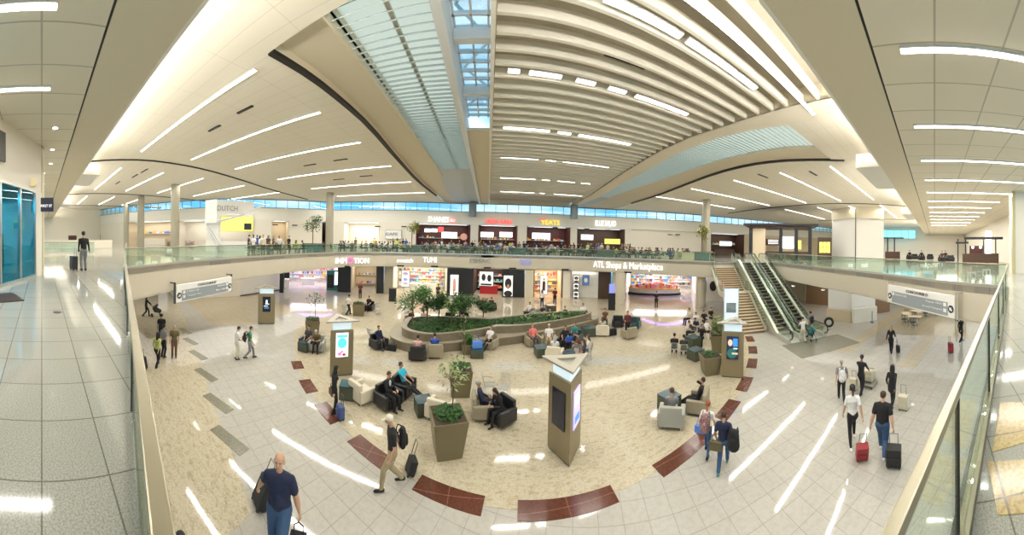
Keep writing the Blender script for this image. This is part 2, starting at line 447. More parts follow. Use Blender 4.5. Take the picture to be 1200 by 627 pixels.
A1, A2, A3, A4, R1, R2, R3 = [smooth_pts(q, 1) for q in (A1, A2, A3, A4, R1, R2, R3)]
W = [(-75, 9), (-52, 15.5), (-34, 24.5), (-23, 37), (-4, 41.5), (16, 40.8), (34, 36.5), (52, 33), (78, 27)]
def wy(x):
    for p, q in zip(W, W[1:]):
        if p[0] <= x <= q[0]: return p[1] + (q[1] - p[1]) * (x - p[0]) / (q[0] - p[0]) + 0.3
    return (W[0][1] if x < 0 else W[-1][1]) + 0.3
def far(x0, x1):
    xs_ = [p[0] for p in W if min(x0, x1) < p[0] < max(x0, x1)]
    xs_ = [x0] + (xs_ if x1 > x0 else xs_[::-1]) + [x1]
    return [(x, wy(x)) for x in xs_]
ceil('ceiling_left', [(-80, 1.0)] + far(-80, -6.6) + A1[::-1] + [(-6.1, 2.2), (-6.1, 1.0)])
ceil('ceiling_soffit', [(-6.6, wy(-6.6))] + A1[::-1] + [(-4, 5.95), (-4, 24), (-4.9, 31), (-5, wy(-5))], CZ + 0.28, m='beam_beige')
ceil('ceiling_centre', [(-6.1, 1.0), (-1.2, 1.0), (-1.2, 5.6), (-4, 5.9), (-6.1, 6.1)], CZ, m='ceiling_panel')
ceil('ceiling_centre_far', [(-5, wy(-5)), (-4.9, 31), (-4, 22), (-1.4, 22), (-1.4, wy(-1.4))], CZ + 0.1, m='louver_blue')
struct('beam_skylight', MB().bx(-1.42, -1.16, 5.6, 40, CZ - 0.25, CZ + 0.7), 'steel_white')
ceil('ceiling_strip', [(-1.16, 14.2), (-0.02, 14.2), (-0.02, wy(0)), (-1.16, wy(-1.1))], CZ + 0.05, m='beam_beige')
struct('beam_seam', MB().bx(-0.06, 0.06, 3.5, 40, CZ - 0.3, CZ + 0.8), 'baffle_cream')
EDG = [(9.6, 3.0), (9.45, 8), (9.4, 9.3), (9.2, 11), (9.3, 14), (9.9, 20), (11.2, 30), (12, 40)]
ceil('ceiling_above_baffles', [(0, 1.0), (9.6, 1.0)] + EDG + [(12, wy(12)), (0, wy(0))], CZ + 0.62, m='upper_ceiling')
LV1 = [(11.0, 6.3), (10.6, 8), (10.3, 10), (10.35, 13), (11.2, 20), (12.6, 31)]
LV2 = [(14.4, 6.3), (13.8, 8), (13.5, 10.2), (13.4, 13), (13.9, 20), (13.9, 31)]
ceil('ceiling_right_inner', EDG[::-1] + [(9.6, 1.0), (11, 1.0), (11.0, 6.3)] + LV1[1:] + [(12.6, wy(12.6))], CZ, m='ceiling_beige')
ceil('ceiling_right_front', [(11, 1.0), (17, 1.0), (16.9, 6.3), (11, 6.3)], CZ, m='ceiling_panel')
ceil('ceiling_right_outer', LV2 + far(13.9, 19) + R1[::-1][:-1] + [(16.9, 6.3)], CZ + 0.1, m='beam_beige')
ceil('ceiling_right_far', [(12.6, 31), (13.9, 31), (13.9, wy(13.9)), (12.6, wy(12.6))], CZ, m='louver_blue')
ceil('ceiling_right', [(17, 1.0), (80, 1.0)] + far(80, 19) + R1[::-1], CZ)
for i, A in enumerate((A1, A2, A3, A4, R1, R2, R3)):
    b = MB().strip([(x, y) for x, y in A], CZ - 0.06, CZ + 0.05, 0.22, 1 if i > 3 else -1)
    struct('trim_%d' % (10 + i), b, 'black_reveal')
    struct('trim_%d' % (30 + i), MB().strip([(x, y) for x, y in A], CZ + 0.05, CZ + 0.42, 0.22, 1 if i > 3 else -1), 'beam_beige')
    n = [(x + (0.42 if i > 3 else -0.42), y) for x, y in A]
    b = MB().strip(n, CZ - 0.12, CZ + 0.02, 0.5, -1 if i > 3 else 1)

struct('trim_20', MB().strip([(-4.0, 5.9), (-4.0, 24)], CZ, CZ + 0.7, 0.05, 1), 'beam_beige')
struct('trim_21', MB().strip(EDG, CZ, CZ + 0.75, 0.06, -1), 'beam_beige')
struct('trim_22', MB().strip(W, CZ, CZ + 0.9, 0.35, 1), 'beam_beige')
struct('trim_23', MB().strip([(0, 1.0), (9.6, 1.0), (9.6, 3.0)], CZ, CZ + 0.75, 0.06, -1), 'beam_beige')
# louvres left of the skylight and the right louvre band
b = MB(); y = 5.7
R = Matrix.Rotation(0.75, 3, 'X')
while y < 22: b.box((-2.71, y, CZ + 0.14), (2.5, 0.24, 0.02), R=R); y += 0.30
tag(b.build('ceiling_louver', 'louver_blue'), 'blue-white louvred screen in the ceiling left of the skylight', 'louver screen')
b = MB().bx(-2.62, -2.5, 5.6, 22, CZ + 0.22, CZ + 0.30); struct('beam_louver', b, 'beam_beige')
b = MB()
def interp(P, y):
    for p, q in zip(P, P[1:]):
        if p[1] <= y <= q[1]: return p[0] + (q[0] - p[0]) * (y - p[1]) / (q[1] - p[1])
    return P[-1][0]
y = 6.4
while y < 31:
    x0, x1 = interp(LV1, y), interp(LV2, y); b.box(((x0 + x1) / 2, y, CZ + 0.14), (x1 - x0 - 0.06, 0.19, 0.02), R=R); y += 0.26
tag(b.build('ceiling_louver', 'louver_blue'), 'long curved blue-white louvre band in the ceiling right of the baffles', 'louver screen')
m_ = mat('frosted', (0.8, 0.88, 0.92), 0.9); n_, l_ = nt(m_)
tr_ = n_.new('ShaderNodeBsdfTranslucent'); tr_.inputs['Color'].default_value = (0.80, 0.88, 0.92, 1)
tr_.inputs['Color'].default_value = (0.95, 0.82, 0.68, 1); l_.new(tr_.outputs[0], n_['Material Output'].inputs['Surface'])  # warm tint chosen to cancel the blue of the sky light
struct('window_90', MB().bx(9.5, 16, 5, 33, CZ + 0.62, CZ + 0.66), 'frosted')  # added sheets over both louvres, veiling and diffusing the sky
struct('window_91', MB().bx(-4.1, -1.42, 5.2, 22.3, CZ + 0.62, CZ + 0.66), 'frosted')

# skylight: frame, mullions, glass and truss
sk = thing('skylight', 'long gridded skylight showing the sky beside the baffle ceiling', 'skylight', (0, 0, 0))
b = MB()
for x in (-1.12, -0.62, -0.14): b.bx(x - 0.03, x + 0.03, 3.4, 14.2, CZ + 0.68, CZ + 0.80)
y = 3.6
while y < 14.2: b.bx(-1.16, -0.06, y - 0.03, y + 0.03, CZ + 0.68, CZ + 0.80); y += 0.52
b.build('mullion_grid', 'steel_white', sk)
for y in (5.4, 8.3, 11.4): MB().bx(-1.15, -0.07, y - 0.13, y + 0.13, CZ + 0.35, CZ + 0.66).build('cross_beam', 'steel_white', sk)
for k in range(7):
    y = 3.6 + k * 1.5; s = 1 if k % 2 else -1
    MB().tube([(-0.6 - 0.5 * s, y, CZ + 1.3), (-0.6 + 0.5 * s, y + 1.5, CZ + 1.3)], 0.05, 6).build('truss_bar', 'steel_white', sk)
MB().bx(-1.16, -0.06, 3.4, 14.2, CZ + 0.73, CZ + 0.745).build('glazing', 'sky_glass', sk)

# baffles
ys = []; y = 4.2; k = 0
while y < 33:
    ys.append(y); y += 0.66
for i, y in enumerate(ys):
    x1 = interp(EDG, y)
    mb = MB().bx(0.08, x1, -0.06, 0.06, CZ, CZ + 0.30)
    if i < 40:
        mb.build('ceiling_baffle', 'baffle_cream', loc=(0, y, 0), bevel=0.015, label='cream hanging ceiling baffle, %s row counting away from the viewer' % nth(i + 1), cat='ceiling baffle', group='cream ceiling baffles')
    else:
        mb.build('ceiling_baffle', 'baffle_cream', loc=(0, y, 0), label='cream hanging ceiling baffle, %s row counting away from the viewer' % nth(i + 1), cat='ceiling baffle', group='cream ceiling baffles')
# slots and sprinkler drops between the baffles
for i, (px0, px1, py) in enumerate(((627, 668, 42), (715, 752, 73), (820, 845, 125))):
    p = at((px0 + px1) / 2, py, CZ + 0.5); L = 1.5
    MB().bx(-L / 2, L / 2, -0.1, 0.1, -0.02, 0.06).build('ceiling_vent', 'black', kind='thing', loc=(p.x, p.y, CZ + 0.56), label='black air slot between the baffles, %s from the left' % nth(i + 1), cat='air vent', group='air slots between the baffles')

LIGHTS = []
def linear(x0, x1, y, z, label, group, power, w=0.10, m='led', axis='x', lamp=True):
    L = abs(x1 - x0)
    cx, cy = ((x0 + x1) / 2, y) if axis == 'x' else (y, (x0 + x1) / 2)
    t = thing('ceiling_light', label, 'ceiling light', (cx, cy, z - 0.03), 0 if axis == 'x' else PI / 2, group); t['kind'] = 'thing'
    MB().bx(-L / 2, L / 2, -w / 2 - 0.02, w / 2 + 0.02, 0.0, 0.05).build('housing', 'steel_white', t)
    MB().bx(-L / 2 + 0.02, L / 2 - 0.02, -w / 2, w / 2, -0.02, 0.001).build('diffuser', m, t)
    if lamp: area('strip_lamp', (cx, cy, z - 0.06), L, 0.12, power * L, rot=(0, 0, 0 if axis == 'x' else PI / 2))
    return t
PW = 33
rows = [6.35, 10.25, 14.5, 19.9, 25.8, 32.0]
for i, y in enumerate(rows):
    linear(-17.5 - 0.28 * i, -6.9 - (0.1 * i), y, CZ - 0.03, 'long strip light in the first panel left of the skylight, %s row outward' % nth(i + 1), 'strip lights of the first left ceiling panel', PW * (1 + .14 * i))
for i, y in enumerate(rows[:5]):
    linear(-33.8, -22.3 - 0.3 * i, y, CZ - 0.03, 'strip light in the second ceiling panel to the left, %s row outward' % nth(i + 1), 'strip lights of the second left ceiling panel', PW * .8)
for i, y in enumerate(rows[:3]):
    linear(-50.5, -39.5, y, CZ - 0.03, 'strip light in the third ceiling panel to the left, %s row outward' % nth(i + 1), 'strip lights of the third left ceiling panel', PW * .6)
for i, y in enumerate([6.8, 10.7, 15.1, 20.4, 26.4]):
    linear(17.6, 31.0, y, CZ - 0.03, 'long strip light in the first panel right of the louvres, %s row outward' % nth(i + 1), 'strip lights of the first right ceiling panel', PW * (1 + .16 * i))
for i, y in enumerate([6.8, 10.9, 15.3, 20.4]):
    linear(35.0, 50.0, y, CZ - 0.03, 'strip light in the second ceiling panel to the right, %s row outward' % nth(i + 1), 'strip lights of the second right ceiling panel', PW * .7)
k = 0
for y, segs in ((5.85, ((2.4, 4.6), (4.8, 7.9))), (9.15, ((0.5, 0.9), (1.2, 2.3), (2.8, 3.5), (4.0, 4.7), (5.1, 7.6))), (13.75, ((0.6, 2.9), (3.3, 4.0), (4.4, 7.4))), (18.7, ((0.7, 3.2), (3.7, 4.4), (4.9, 8.3))), (24.6, ((0.9, 4.0), (4.6, 5.3), (6.0, 7.6), (8.2, 9.1))), (31.3, ((1.2, 5.0), (5.6, 6.2), (7.2, 10.6)))):
    for j, (a, c) in enumerate(segs):
        k += 1
        linear(a, c, y, CZ + 0.06, 'strip light between the baffles, %s piece of the %s row outward' % (nth(j + 1), nth((5.85, 9.15, 13.75, 18.7, 24.6, 31.3).index(y) + 1)), 'strip lights between the baffles', PW * 1.3, w=0.2, m='led')
linear(3.2, 10.4, 4.75, CZ - 0.06, 'long white strip light along the near edge of the baffle ceiling', None, PW, w=0.12)
# thin black air slots in the left and right panels
k = 0
for px, py, L, s in ((287, 128, 1.0, 'l'), (251, 150, 1.0, 'l'), (363, 193, 1.1, 'l'), (399, 187, 1.1, 'l'), (397, 210, 1.2, 'l'), (429, 206, 1.2, 'l'), (138, 214, 1.6, 'l'), (158, 206, 1.6, 'l'), (169, 200, 1.6, 'l'), (894, 206, 1.3, 'r'), (953, 203, 1.3, 'r')):
    p = at(px, py, CZ); k += 1
    MB().bx(-L / 2, L / 2, -0.06, 0.06, -0.015, 0.03).build('ceiling_vent', 'black', kind='thing', loc=(p.x, p.y, CZ - 0.032), label='thin black air slot in the %s ceiling panels, %s from the left' % ('left' if s == 'l' else 'right', nth(k if s == 'l' else k - 9)), cat='air vent', group='air slots in the side ceiling panels')

# corridor ceiling, beam and cove
struct('ceiling_corridor', MB().bx(-80, 80, -12, 1.10, KZ, KZ + 0.2), 'corridor_panel')
struct('trim_20', MB().bx(-80, 80, 1.10, 1.15, KZ + 0.02, KZ + 0.2), 'black_reveal')
struct('beam_cove', MB().bx(-80, 80, 1.15, 2.35, KZ, KZ + 0.2), 'beam_beige')
struct('beam_cove_lip', MB().bx(-80, 80, 2.35, 2.42, KZ, KZ + 0.34), 'cove_white')
struct('wall_cove_back', MB().bx(-80, 80, 0.9, 1.0, KZ + 0.2, CZ + 0.7), 'cove_white')
b = MB().bx(-60, 60, 1.9, 2.2, KZ + 0.205, KZ + 0.26)
tag(b.build('cove_light', 'led_soft'), 'long strip light lying in the cove above the walkway beam', 'cove light')
for x0 in range(-54, 55, 12):
    area('cove_lamp', (x0, 2.0, KZ + 0.36), 11.8, 0.3, 400, rot=(PI - 0.55, 0, 0))
for xa, xb, s in ((12.6, 17.5, 'right'), (-21.5, -17.4, 'left'), (31, 37, 'far right'), (-39, -35, 'far left')):
    struct('beam_cross', MB().bx(xa, xb, 2.42, 3.6, KZ + 0.12, KZ + 0.75), 'cove_white')
# corridor lights
for i, (X, y0, y1) in enumerate(((5.0, 0.62, -3.0), (8.2, 0.6, -4.4), (11.4, .55, -5), (14.7, .5, -5), (18, .5, -5), (21.3, .5, -5), (24.6, .5, -5), (28, .5, -5), (31.4, .5, -5), (35, .5, -5), (39, .5, -5), (44, .5, -5))):
    linear(y1, y0, X, KZ - 0.02, 'white strip light across the walkway ceiling on the right, %s from the viewer' % nth(i + 1), 'strip lights over the right walkway', 42, w=0.11, axis='y')

for i, (X, y0, y1) in enumerate(((-4.5, 0.25, -2.2), (-7.0, 0.22, -2.0), (-16.5, .2, -4), (-20, .2, -4), (-24, .2, -4), (-28, .2, -4))):
    linear(y1, y0, X, KZ - 0.02, 'white strip light across the walkway ceiling on the left, %s from the viewer' % nth(i + 1), 'strip lights over the left walkway', 42, w=0.11, axis='y')
for i, X in enumerate((-9.6, -12.0, -14.4)):
    p = (X, 0.45)
    t = thing('ceiling_downlight', 'small round downlight in the left walkway ceiling, %s from the viewer' % nth(i + 1), 'ceiling light', (p[0], p[1], KZ - 0.01), 0, 'downlights over the left walkway'); t['kind'] = 'thing'
    MB().cyl((0, 0, -0.02), 0.11, 0.03, 20).build('rim', 'steel_white', t)
    MB().cyl((0, 0, -0.03), 0.085, 0.012, 20).build('lens', 'led', t)
# ------------------------------------------------------------------ outer walls and clerestory
BH0, BH1 = 9.15, 10.85
b = MB().strip(W, BH0, BH1, 0.4, 1); struct('wall_back_bulkhead', b, 'wall_grey')
wn = 0
for (a, c) in zip(W, W[1:]):
    wn += 1
    a, c = Vector(a), Vector(c); L = (c - a).length; ang = math.atan2(c.y - a.y, c.x - a.x)
    t = bpy.data.objects.new('window_%d' % wn, None); COL.objects.link(t); t.location = (a.x, a.y, BH1); t.rotation_euler = (0, 0, ang); t['kind'] = 'structure'
    fr = MB().bx(0, L, -0.04, 0.08, 0, 0.10).bx(0, L, -0.04, 0.08, CZ - BH1 - 0.12, CZ - BH1)
    n = int(L / 1.6)
    for k in range(n + 1): fr.bx(L * k / n - 0.035, L * k / n + 0.035, -0.03, 0.07, 0, CZ - BH1)
    fr.build('window_frame', 'mullion', t)
    MB().bx(0, L, 0.015, 0.03, 0.05, CZ - BH1 - 0.05).build('window_pane', 'sky_glass', t)
for px in (553, 672):
    p = pol(px, 40.6)
    struct('column_window', MB().cyl((p.x, p.y, BH0 + 1.0), 0.55, CZ - BH0 - 1.0, 20), 'mullion')
# end walls of the concourse
struct('wall_left_end', MB().bx(-62, -61.5, -12, 22, 0, CZ), 'wall_cream')
struct('wall_right_end', MB().bx(75, 75.5, -12, 40, 0, CZ), 'wall_cream')
b = MB().bx(17.6, 80, -12, -8.0, DK, KZ); struct('wall_right_far', b, 'wall_cream')
b = MB().bx(17.3, 18.3, -12, -4.95, DK, KZ); struct('wall_right_near', b, 'wall_cream')
struct('trim_30', MB().bx(17.22, 17.5, -5.05, -4.85, DK, KZ), 'trim_gold')
# lower level outer walls
# ------------------------------------------------------------------ glass railings
mat('rail_metal', (0.33, 0.30, 0.22), 0.34, 0.8); mat('rail_dark', (0.20, 0.18, 0.12), 0.4, 0.6)
mat('teal', (0.03, 0.20, 0.20), 0.5)
mat('planter_teal', (0.10, 0.22, 0.19), 0.5)
mat('screen_white', (0.9, 0.95, 1), 0.5, emit=1.6, ecol=(0.9, 0.95, 1))
mat('screen_dark', (0.01, 0.012, 0.03), 0.12)
mat('red', (0.65, 0.03, 0.04), 0.5)
mat('sign_red', (0.8, 0.05, 0.05), 0.5, emit=1.2, ecol=(1, 0.10, 0.10))
mat('sign_yellow', (0.9, 0.7, 0.05), 0.5, emit=1.1, ecol=(1, 0.72, 0.05))
mat('sign_white', (0.95, 0.95, 0.95), 0.5, emit=1.1, ecol=(1, 1, 1))
mat('sign_pink', (0.8, 0.1, 0.4), 0.5, emit=1.0, ecol=(0.9, 0.15, 0.5))
mat('sign_blue', (0.25, 0.3, 0.8), 0.5, emit=0.4, ecol=(0.35, 0.4, 0.9))
mat('sign_cyan', (0.2, 0.7, 0.9), 0.5, emit=1.2, ecol=(0.2, 0.75, 1.0))  # glow given to the far right window pane in place of daylight
mat('sign_grey', (0.30, 0.34, 0.36), 0.4)
mat('purple_led', (0.45, 0.2, 1), 0.5, emit=9, ecol=(0.38, 0.18, 1))
mat('dark_red', (0.085, 0.02, 0.016), 0.5)
mat('dark_wood', (0.07, 0.035, 0.02), 0.5)
mat('navy', (0.01, 0.012, 0.05), 0.4)
mat('lemon', (0.9, 0.85, 0.15), 0.5, emit=0.7, ecol=(1, 0.92, 0.2))
mat('paper', (0.85, 0.84, 0.80), 0.6)
mat('ink', (0.03, 0.03, 0.035), 0.6)
PAL = []
for i, c in enumerate(((0.8, 0.1, 0.12), (0.9, 0.55, 0.1), (0.1, 0.25, 0.7), (0.85, 0.85, 0.8), (0.9, 0.45, 0.4), (0.1, 0.1, 0.12), (0.45, 0.3, 0.15), (0.2, 0.55, 0.5), (0.75, 0.6, 0.85))):
    mat('goods_%d' % i, c, 0.5); PAL.append('goods_%d' % i)

def resample(pts, step):
    P = [Vector((p[0], p[1])) for p in pts]; L = [0]
    for a, c in zip(P, P[1:]): L.append(L[-1] + (c - a).length)
    n = max(1, round(L[-1] / step)); out = []
    j = 0
    for k in range(n + 1):
        s = L[-1] * k / n
        while j < len(P) - 2 and L[j + 1] < s: j += 1
        t = (s - L[j]) / max(1e-6, L[j + 1] - L[j]); out.append(P[j].lerp(P[j + 1], min(1, t)))
    return out

def railing(label, pts, z=DK, h=0.98, step=1.8, r=0.03, group=None, posts=False, glass='rail_glass', inset=0.0):
    R = resample(pts, step); c = R[len(R) // 2]
    t = thing('glass_railing', label, 'railing', (c.x, c.y, z), 0, group)
    Q = [p - c for p in R]
    MB().tube([(p.x, p.y, h) for p in Q], r, 8).build('handrail', 'rail_metal', t, smooth=True)
    MB().strip([(p.x, p.y) for p in Q], 0.022, 0.12, 0.06, 1).build('base_channel', 'steel', t)
    for a, d in zip(Q, Q[1:]):
        u = (d - a).normalized() * 0.012
        MB().strip([a + u, d - u], 0.1, h - 0.02, 0.014, 1).build('glass_panel', glass, t)
    if posts:
        for p in Q: MB().tube([(p.x, p.y, 0.02), (p.x, p.y, h)], 0.025, 6).build('post', 'steel', t)
    return t
INS = 0.10
railing('curved glass railing along the far food court balcony', [(p[0], p[1] + 0) for p in resample([(x * 1.004, y * 1.004) for x, y in BACK_S], 1.2)], posts=False)
railing('curved glass railing right of the escalators up to the right corner', [(x + .1, y) for x, y in RIGHT_S], step=1.7)
# the photographer's own railing
t = thing('glass_railing', 'near glass railing right in front of the viewer, running off left and right', 'railing', (0, 0, DK))
def ribbon(mb, dl0, dl1, dr0, dr1, z0, z1, l0=13.6, l1=11.5):
    a = [lp(l0, dl0), lp(.62, dl0), rp(.62, dr0), rp(l1, dr0)]; c = [lp(l0, dl1), lp(.62, dl1), rp(.62, dr1), rp(l1, dr1)]
    n = 4; vs = [(p[0], p[1], z) for z in (z0, z1) for p in a] + [(p[0], p[1], z) for z in (z0, z1) for p in c]; fs = []
    for i in range(3): fs += [(i, i + 1, n + i + 1, n + i), (2 * n + i + 1, 2 * n + i, 3 * n + i, 3 * n + i + 1), (n + i, n + i + 1, 3 * n + i + 1, 3 * n + i), (i + 1, i, 2 * n + i, 2 * n + i + 1)]
    fs += [(0, n, 3 * n, 2 * n), (n - 1, 3 * n - 1, 4 * n - 1, 2 * n - 1)]
    return mb.add(vs, fs)
ribbon(MB(), .070, .128, .272, .312, 0.935, 0.977).build('handrail', 'rail_metal', t, bevel=0.006)
ribbon(MB(), .082, .116, .284, .300, 0.90, 0.936).build('handrail_saddle', 'steel', t)
ribbon(MB(), .117, .128, .338, .362, 0.0, 0.10).build('base_gasket', 'black', t)
ribbon(MB(), .129, .19, .262, .337, 0.0, 0.085).build('base_channel', 'rail_dark', t)
def seg_panel(f, a, c, d0, d1): 
    return MB().strip([f(a, d0), f(c, d0)], 0.09, 0.90, 0.012, 1)
for a, c in ((13.6, 11.8), (11.75, 9.95), (9.9, 8.1), (8.05, 6.25), (6.2, 4.4), (4.35, 2.5), (2.46, .64)):
    seg_panel(lp, a, c, .10, .11).build('glass_panel', 'near_glass', t)
for a, c in ((.64, 1.42), (1.44, 3.1), (3.14, 4.9), (4.94, 6.7), (6.74, 8.5), (8.54, 11.4)):
    seg_panel(rp, a, c, .292, .30).build('glass_panel', 'near_glass', t)
for a in (1.43, 3.12, 4.92, 6.72, 8.52):
    p = rp(a, .298); MB().bx(p[0] - .008, p[0] + .008, p[1] - .012, p[1] + .012, 0.09, 0.90).build('joint_strip', 'black', t)
for a in (2.48, 4.37, 6.22, 8.07):
    p = lp(a, .105); MB().bx(p[0] - .008, p[0] + .008, p[1] - .012, p[1] + .012, 0.09, 0.90).build('joint_strip', 'black', t)
# left and far-left walkway railings, brown floor band
struct('floor_band_left', MB().prism([(-24, -8), (-21.2, -8), (-20.6, 1.5), (-22.4, 1.9)], DK - 0.05, DK + 0.004), 'gold_tile')
def quad_floor(pts): return MB().prism([tuple(at(x, y, DK))[:2] for x, y in pts], DK - 0.05, DK + 0.004)
struct('floor_gold_near', quad_floor(((1157, 541), (1215, 537), (1215, 600), (1169, 604))), 'gold_tile')
struct('floor_gold_far', quad_floor(((1172, 472), (1215, 470), (1215, 514), (1163, 530))), 'gold_tile')
railing('straight glass railing crossing the far left walkway behind the standing traveller', [(-24.6, 4.6), (-24.9, -4.5)], step=1.5, posts=True)
railing('short glass railing with steel posts at the left corner of the opening', [(-13.4, 4.0), (-24.3, 7.5)], step=1.4, posts=True)
tag(MB().bx(-34, -33.6, -6, 8.5, 0, 1.0).build('low_wall', 'wall_cream', loc=(0, 0, DK)), 'long low cream wall beyond the far left railing', 'low wall')
# ------------------------------------------------------------------ columns
def column(x, y, z0, z1, r, m='column'):
    struct('column', MB().cyl((x, y, z0), r, z1 - z0, 28), m)
for px, rho in ((205, 31), (386, 34.8), (827, 33.6), (165, 40), (148, 50)):
    p = pol(px, rho); column(p.x, p.y, DK, CZ, 0.48)
for px, rho in ((728, 32.2), (822.5, 31.5)):
    p = pol(px, rho); column(p.x, p.y, 0, 3.46, 0.52, 'column_light')
# ------------------------------------------------------------------ lower shops
LW = [pol(396, 35.4), pol(470, 35.0), pol(560, 34.9), pol(665, 35.0), pol(742, 35.2)]
def lwp(px):
    for i, q in enumerate((470, 560, 665, 9999)):
        if px <= q: return on_line(px, LW[i], LW[i + 1])
def frame_at(px0, px1, fn, off=0.0):
    a, c = fn(px0), fn(px1); mid = (a + c) / 2; d = (c - a); L = d.length; ang = math.atan2(d.y, d.x)
    nrm = Vector((sin(ang), -cos(ang), 0))      # towards the viewer
    return mid + nrm * off, L, ang
def wpanel(name, px0, px1, py0, py1, m, fn=lwp, off=0.05, th=0.08, parent=None, **k):
    """upright box hung on a wall, seen between the given columns and rows"""
    c, L, ang = frame_at(px0, px1, fn, off); rho = math.hypot(c.x, c.y); pm = (px0 + px1) / 2
    z1, z0 = zat(pm, py0, rho), zat(pm, py1, rho)
    if k.pop('grow', None): z0, z1 = 0.0, 3.30
    return MB().box((0, 0, (z1 - z0) / 2), (L, th, z1 - z0)).build(name, m, parent=parent, loc=(c.x, c.y, z0), rz=ang, **k), c, L, ang, z0, z1
def shop(label, px0, px1, fn, depth, z0, z1, back, goods=3, power=150, seed=1, fl=None, counter=None, lcol=(1, 0.95, 0.88), gscale=1.0):
    a, c = fn(px0), fn(px1); mid = (a + c) / 2; d = c - a; L = d.length; ang = math.atan2(d.y, d.x)
    t = thing('shop', label, 'shop', (mid.x, mid.y, z0), ang); H = z1 - z0
    MB().bx(-L / 2, L / 2, depth, depth + 0.1, 0, H).build('back_wall', back, t)
    MB().bx(-L / 2 + 0.01, -L / 2 + 0.07, 0, depth, 0, H).build('side_wall', back, t); MB().bx(L / 2 - 0.07, L / 2 - 0.01, 0, depth, 0, H).build('side_wall', back, t)
    MB().bx(-L / 2, L / 2, 0, depth, H - 0.06, H).build('ceiling_panel', 'wall_white', t)
    MB().bx(-L / 2 + .4, L / 2 - .4, depth * .5, depth * .5 + .15, H - 0.09, H - 0.061).build('light_panel', 'led_soft', t)
    rnd = random.Random(seed)
    if goods:
        g = MB()
        for k in range(goods):
            z = 0.45 + k * (H - 1.0) / goods
            MB().bx(-L / 2 + .2, L / 2 - .2, depth - .45, depth, z - 0.04, z).build('shelf', 'wall_white', t)
            x = -L / 2 + .3
            while x < L / 2 - .5:
                w_, h_ = rnd.uniform(.12, .4) * gscale, rnd.uniform(.15, .42) * gscale; g.cur = rnd.randrange(len(PAL))
                if rnd.random() < .85: g.bx(x, x + w_, depth - .4, depth - .1, z, z + min(h_, (H - 1.0) / goods - .1))
                x += w_ + rnd.uniform(.02, .2)
        o = g.build('merchandise', PAL, t, kind='stuff')
    if counter:
        MB().bx(-L * .3, L * .3, depth * .35, depth * .35 + .6, 0, 1.05).build('counter', counter, t)
    ll = area('shop_lamp', (mid.x, mid.y, z0), L * .8, depth * .5, power, lcol)
    R = Matrix.Rotation(ang, 4, 'Z'); p = R @ Vector((0, depth * .45, H - .12)); ll.location = Vector((mid.x, mid.y, z0)) + p; ll.rotation_euler = (0, 0, ang)
    return t
def lw2(r):
    return lambda px: pol(px, r)
shop('bright electronics shop with pale purple-pink wall and white shelves, left end of the lower shops', 334, 398, lw2(37.5), 7, 0, 3.4, 'wall_white', 4, 420, 3, lcol=(1, .86, .98))
shop('tan open shop interior right of the black panel', 412, 442, lwp, 5, 0, 3.4, 'wall_tan', 2, 90, 4, gscale=.7)
shop('bright cream shop with busy shelves behind the planter trees', 461, 525, lwp, 4.5, 0, 3.4, 'wall_cream', 5, 340, 5, counter='wall_white', lcol=(1, .93, .75))
shop('cosmetics shop with white counters and black walls', 555, 591, lwp, 4, 0, 3.4, 'dark_wood', 3, 150, 6, counter='red')
shop('warm orange-pink fashion shop in the middle right of the lower row', 627, 659, lwp, 4, 0, 3.4, 'wall_tan', 4, 260, 7, lcol=(1, .7, .5), gscale=1.2)
shop('white shop with portrait posters on its wall', 669, 702, lwp, .4, 0, 3.4, 'wall_white', 0, 60, 8)
shop('wide duty free shop with colourful shelves under the white lettering', 734, 817, lw2(39.5), 6, 0, 3.4, 'wall_white', 5, 560, 9, lcol=(1, .9, .86), gscale=1.3)
# piers and dark panels between them
for px0, px1, m in ((451, 461, 'column'), (616, 626, 'column_light'), (660, 669, 'wall_cream'), (718.5, 734, 'wall_cream')):
    wpanel('column_pier', px0, px1, 316, 348, m, off=0.1, th=0.5, kind='structure', grow=1)
dk = [(397, 412, 318, 'tall black panel beside the electronics shop'), (442.5, 450.5, 319, 'narrow dark green display tower beside the tan shop'), (525, 528, 317, 'narrow black strip left of the white poster'),
      (528, 555, 317, 'black wall panel carrying the white fashion poster'), (590, 615.5, 320, 'black wall panel carrying the framed portrait poster'), (659, 665.5, 321, 'narrow black display panel beside the fashion shop'), (702, 716.5, 324, 'tall dark brown panel beside the portrait posters')]
for a, c, y, lab in dk:
    o, cc, L, ang, z0, z1 = wpanel('display_partition', a, c, y, 349, 'dark_wood' if 'brown' in lab else 'black', off=0.2, th=0.3, grow=1, label=lab, cat='partition', kind='thing')
struct('wall_lower_bulkhead', MB().strip([(p.x * 1.003, p.y * 1.003) for p in LW], 3.28, 3.46, 0.3, 1), 'soffit')
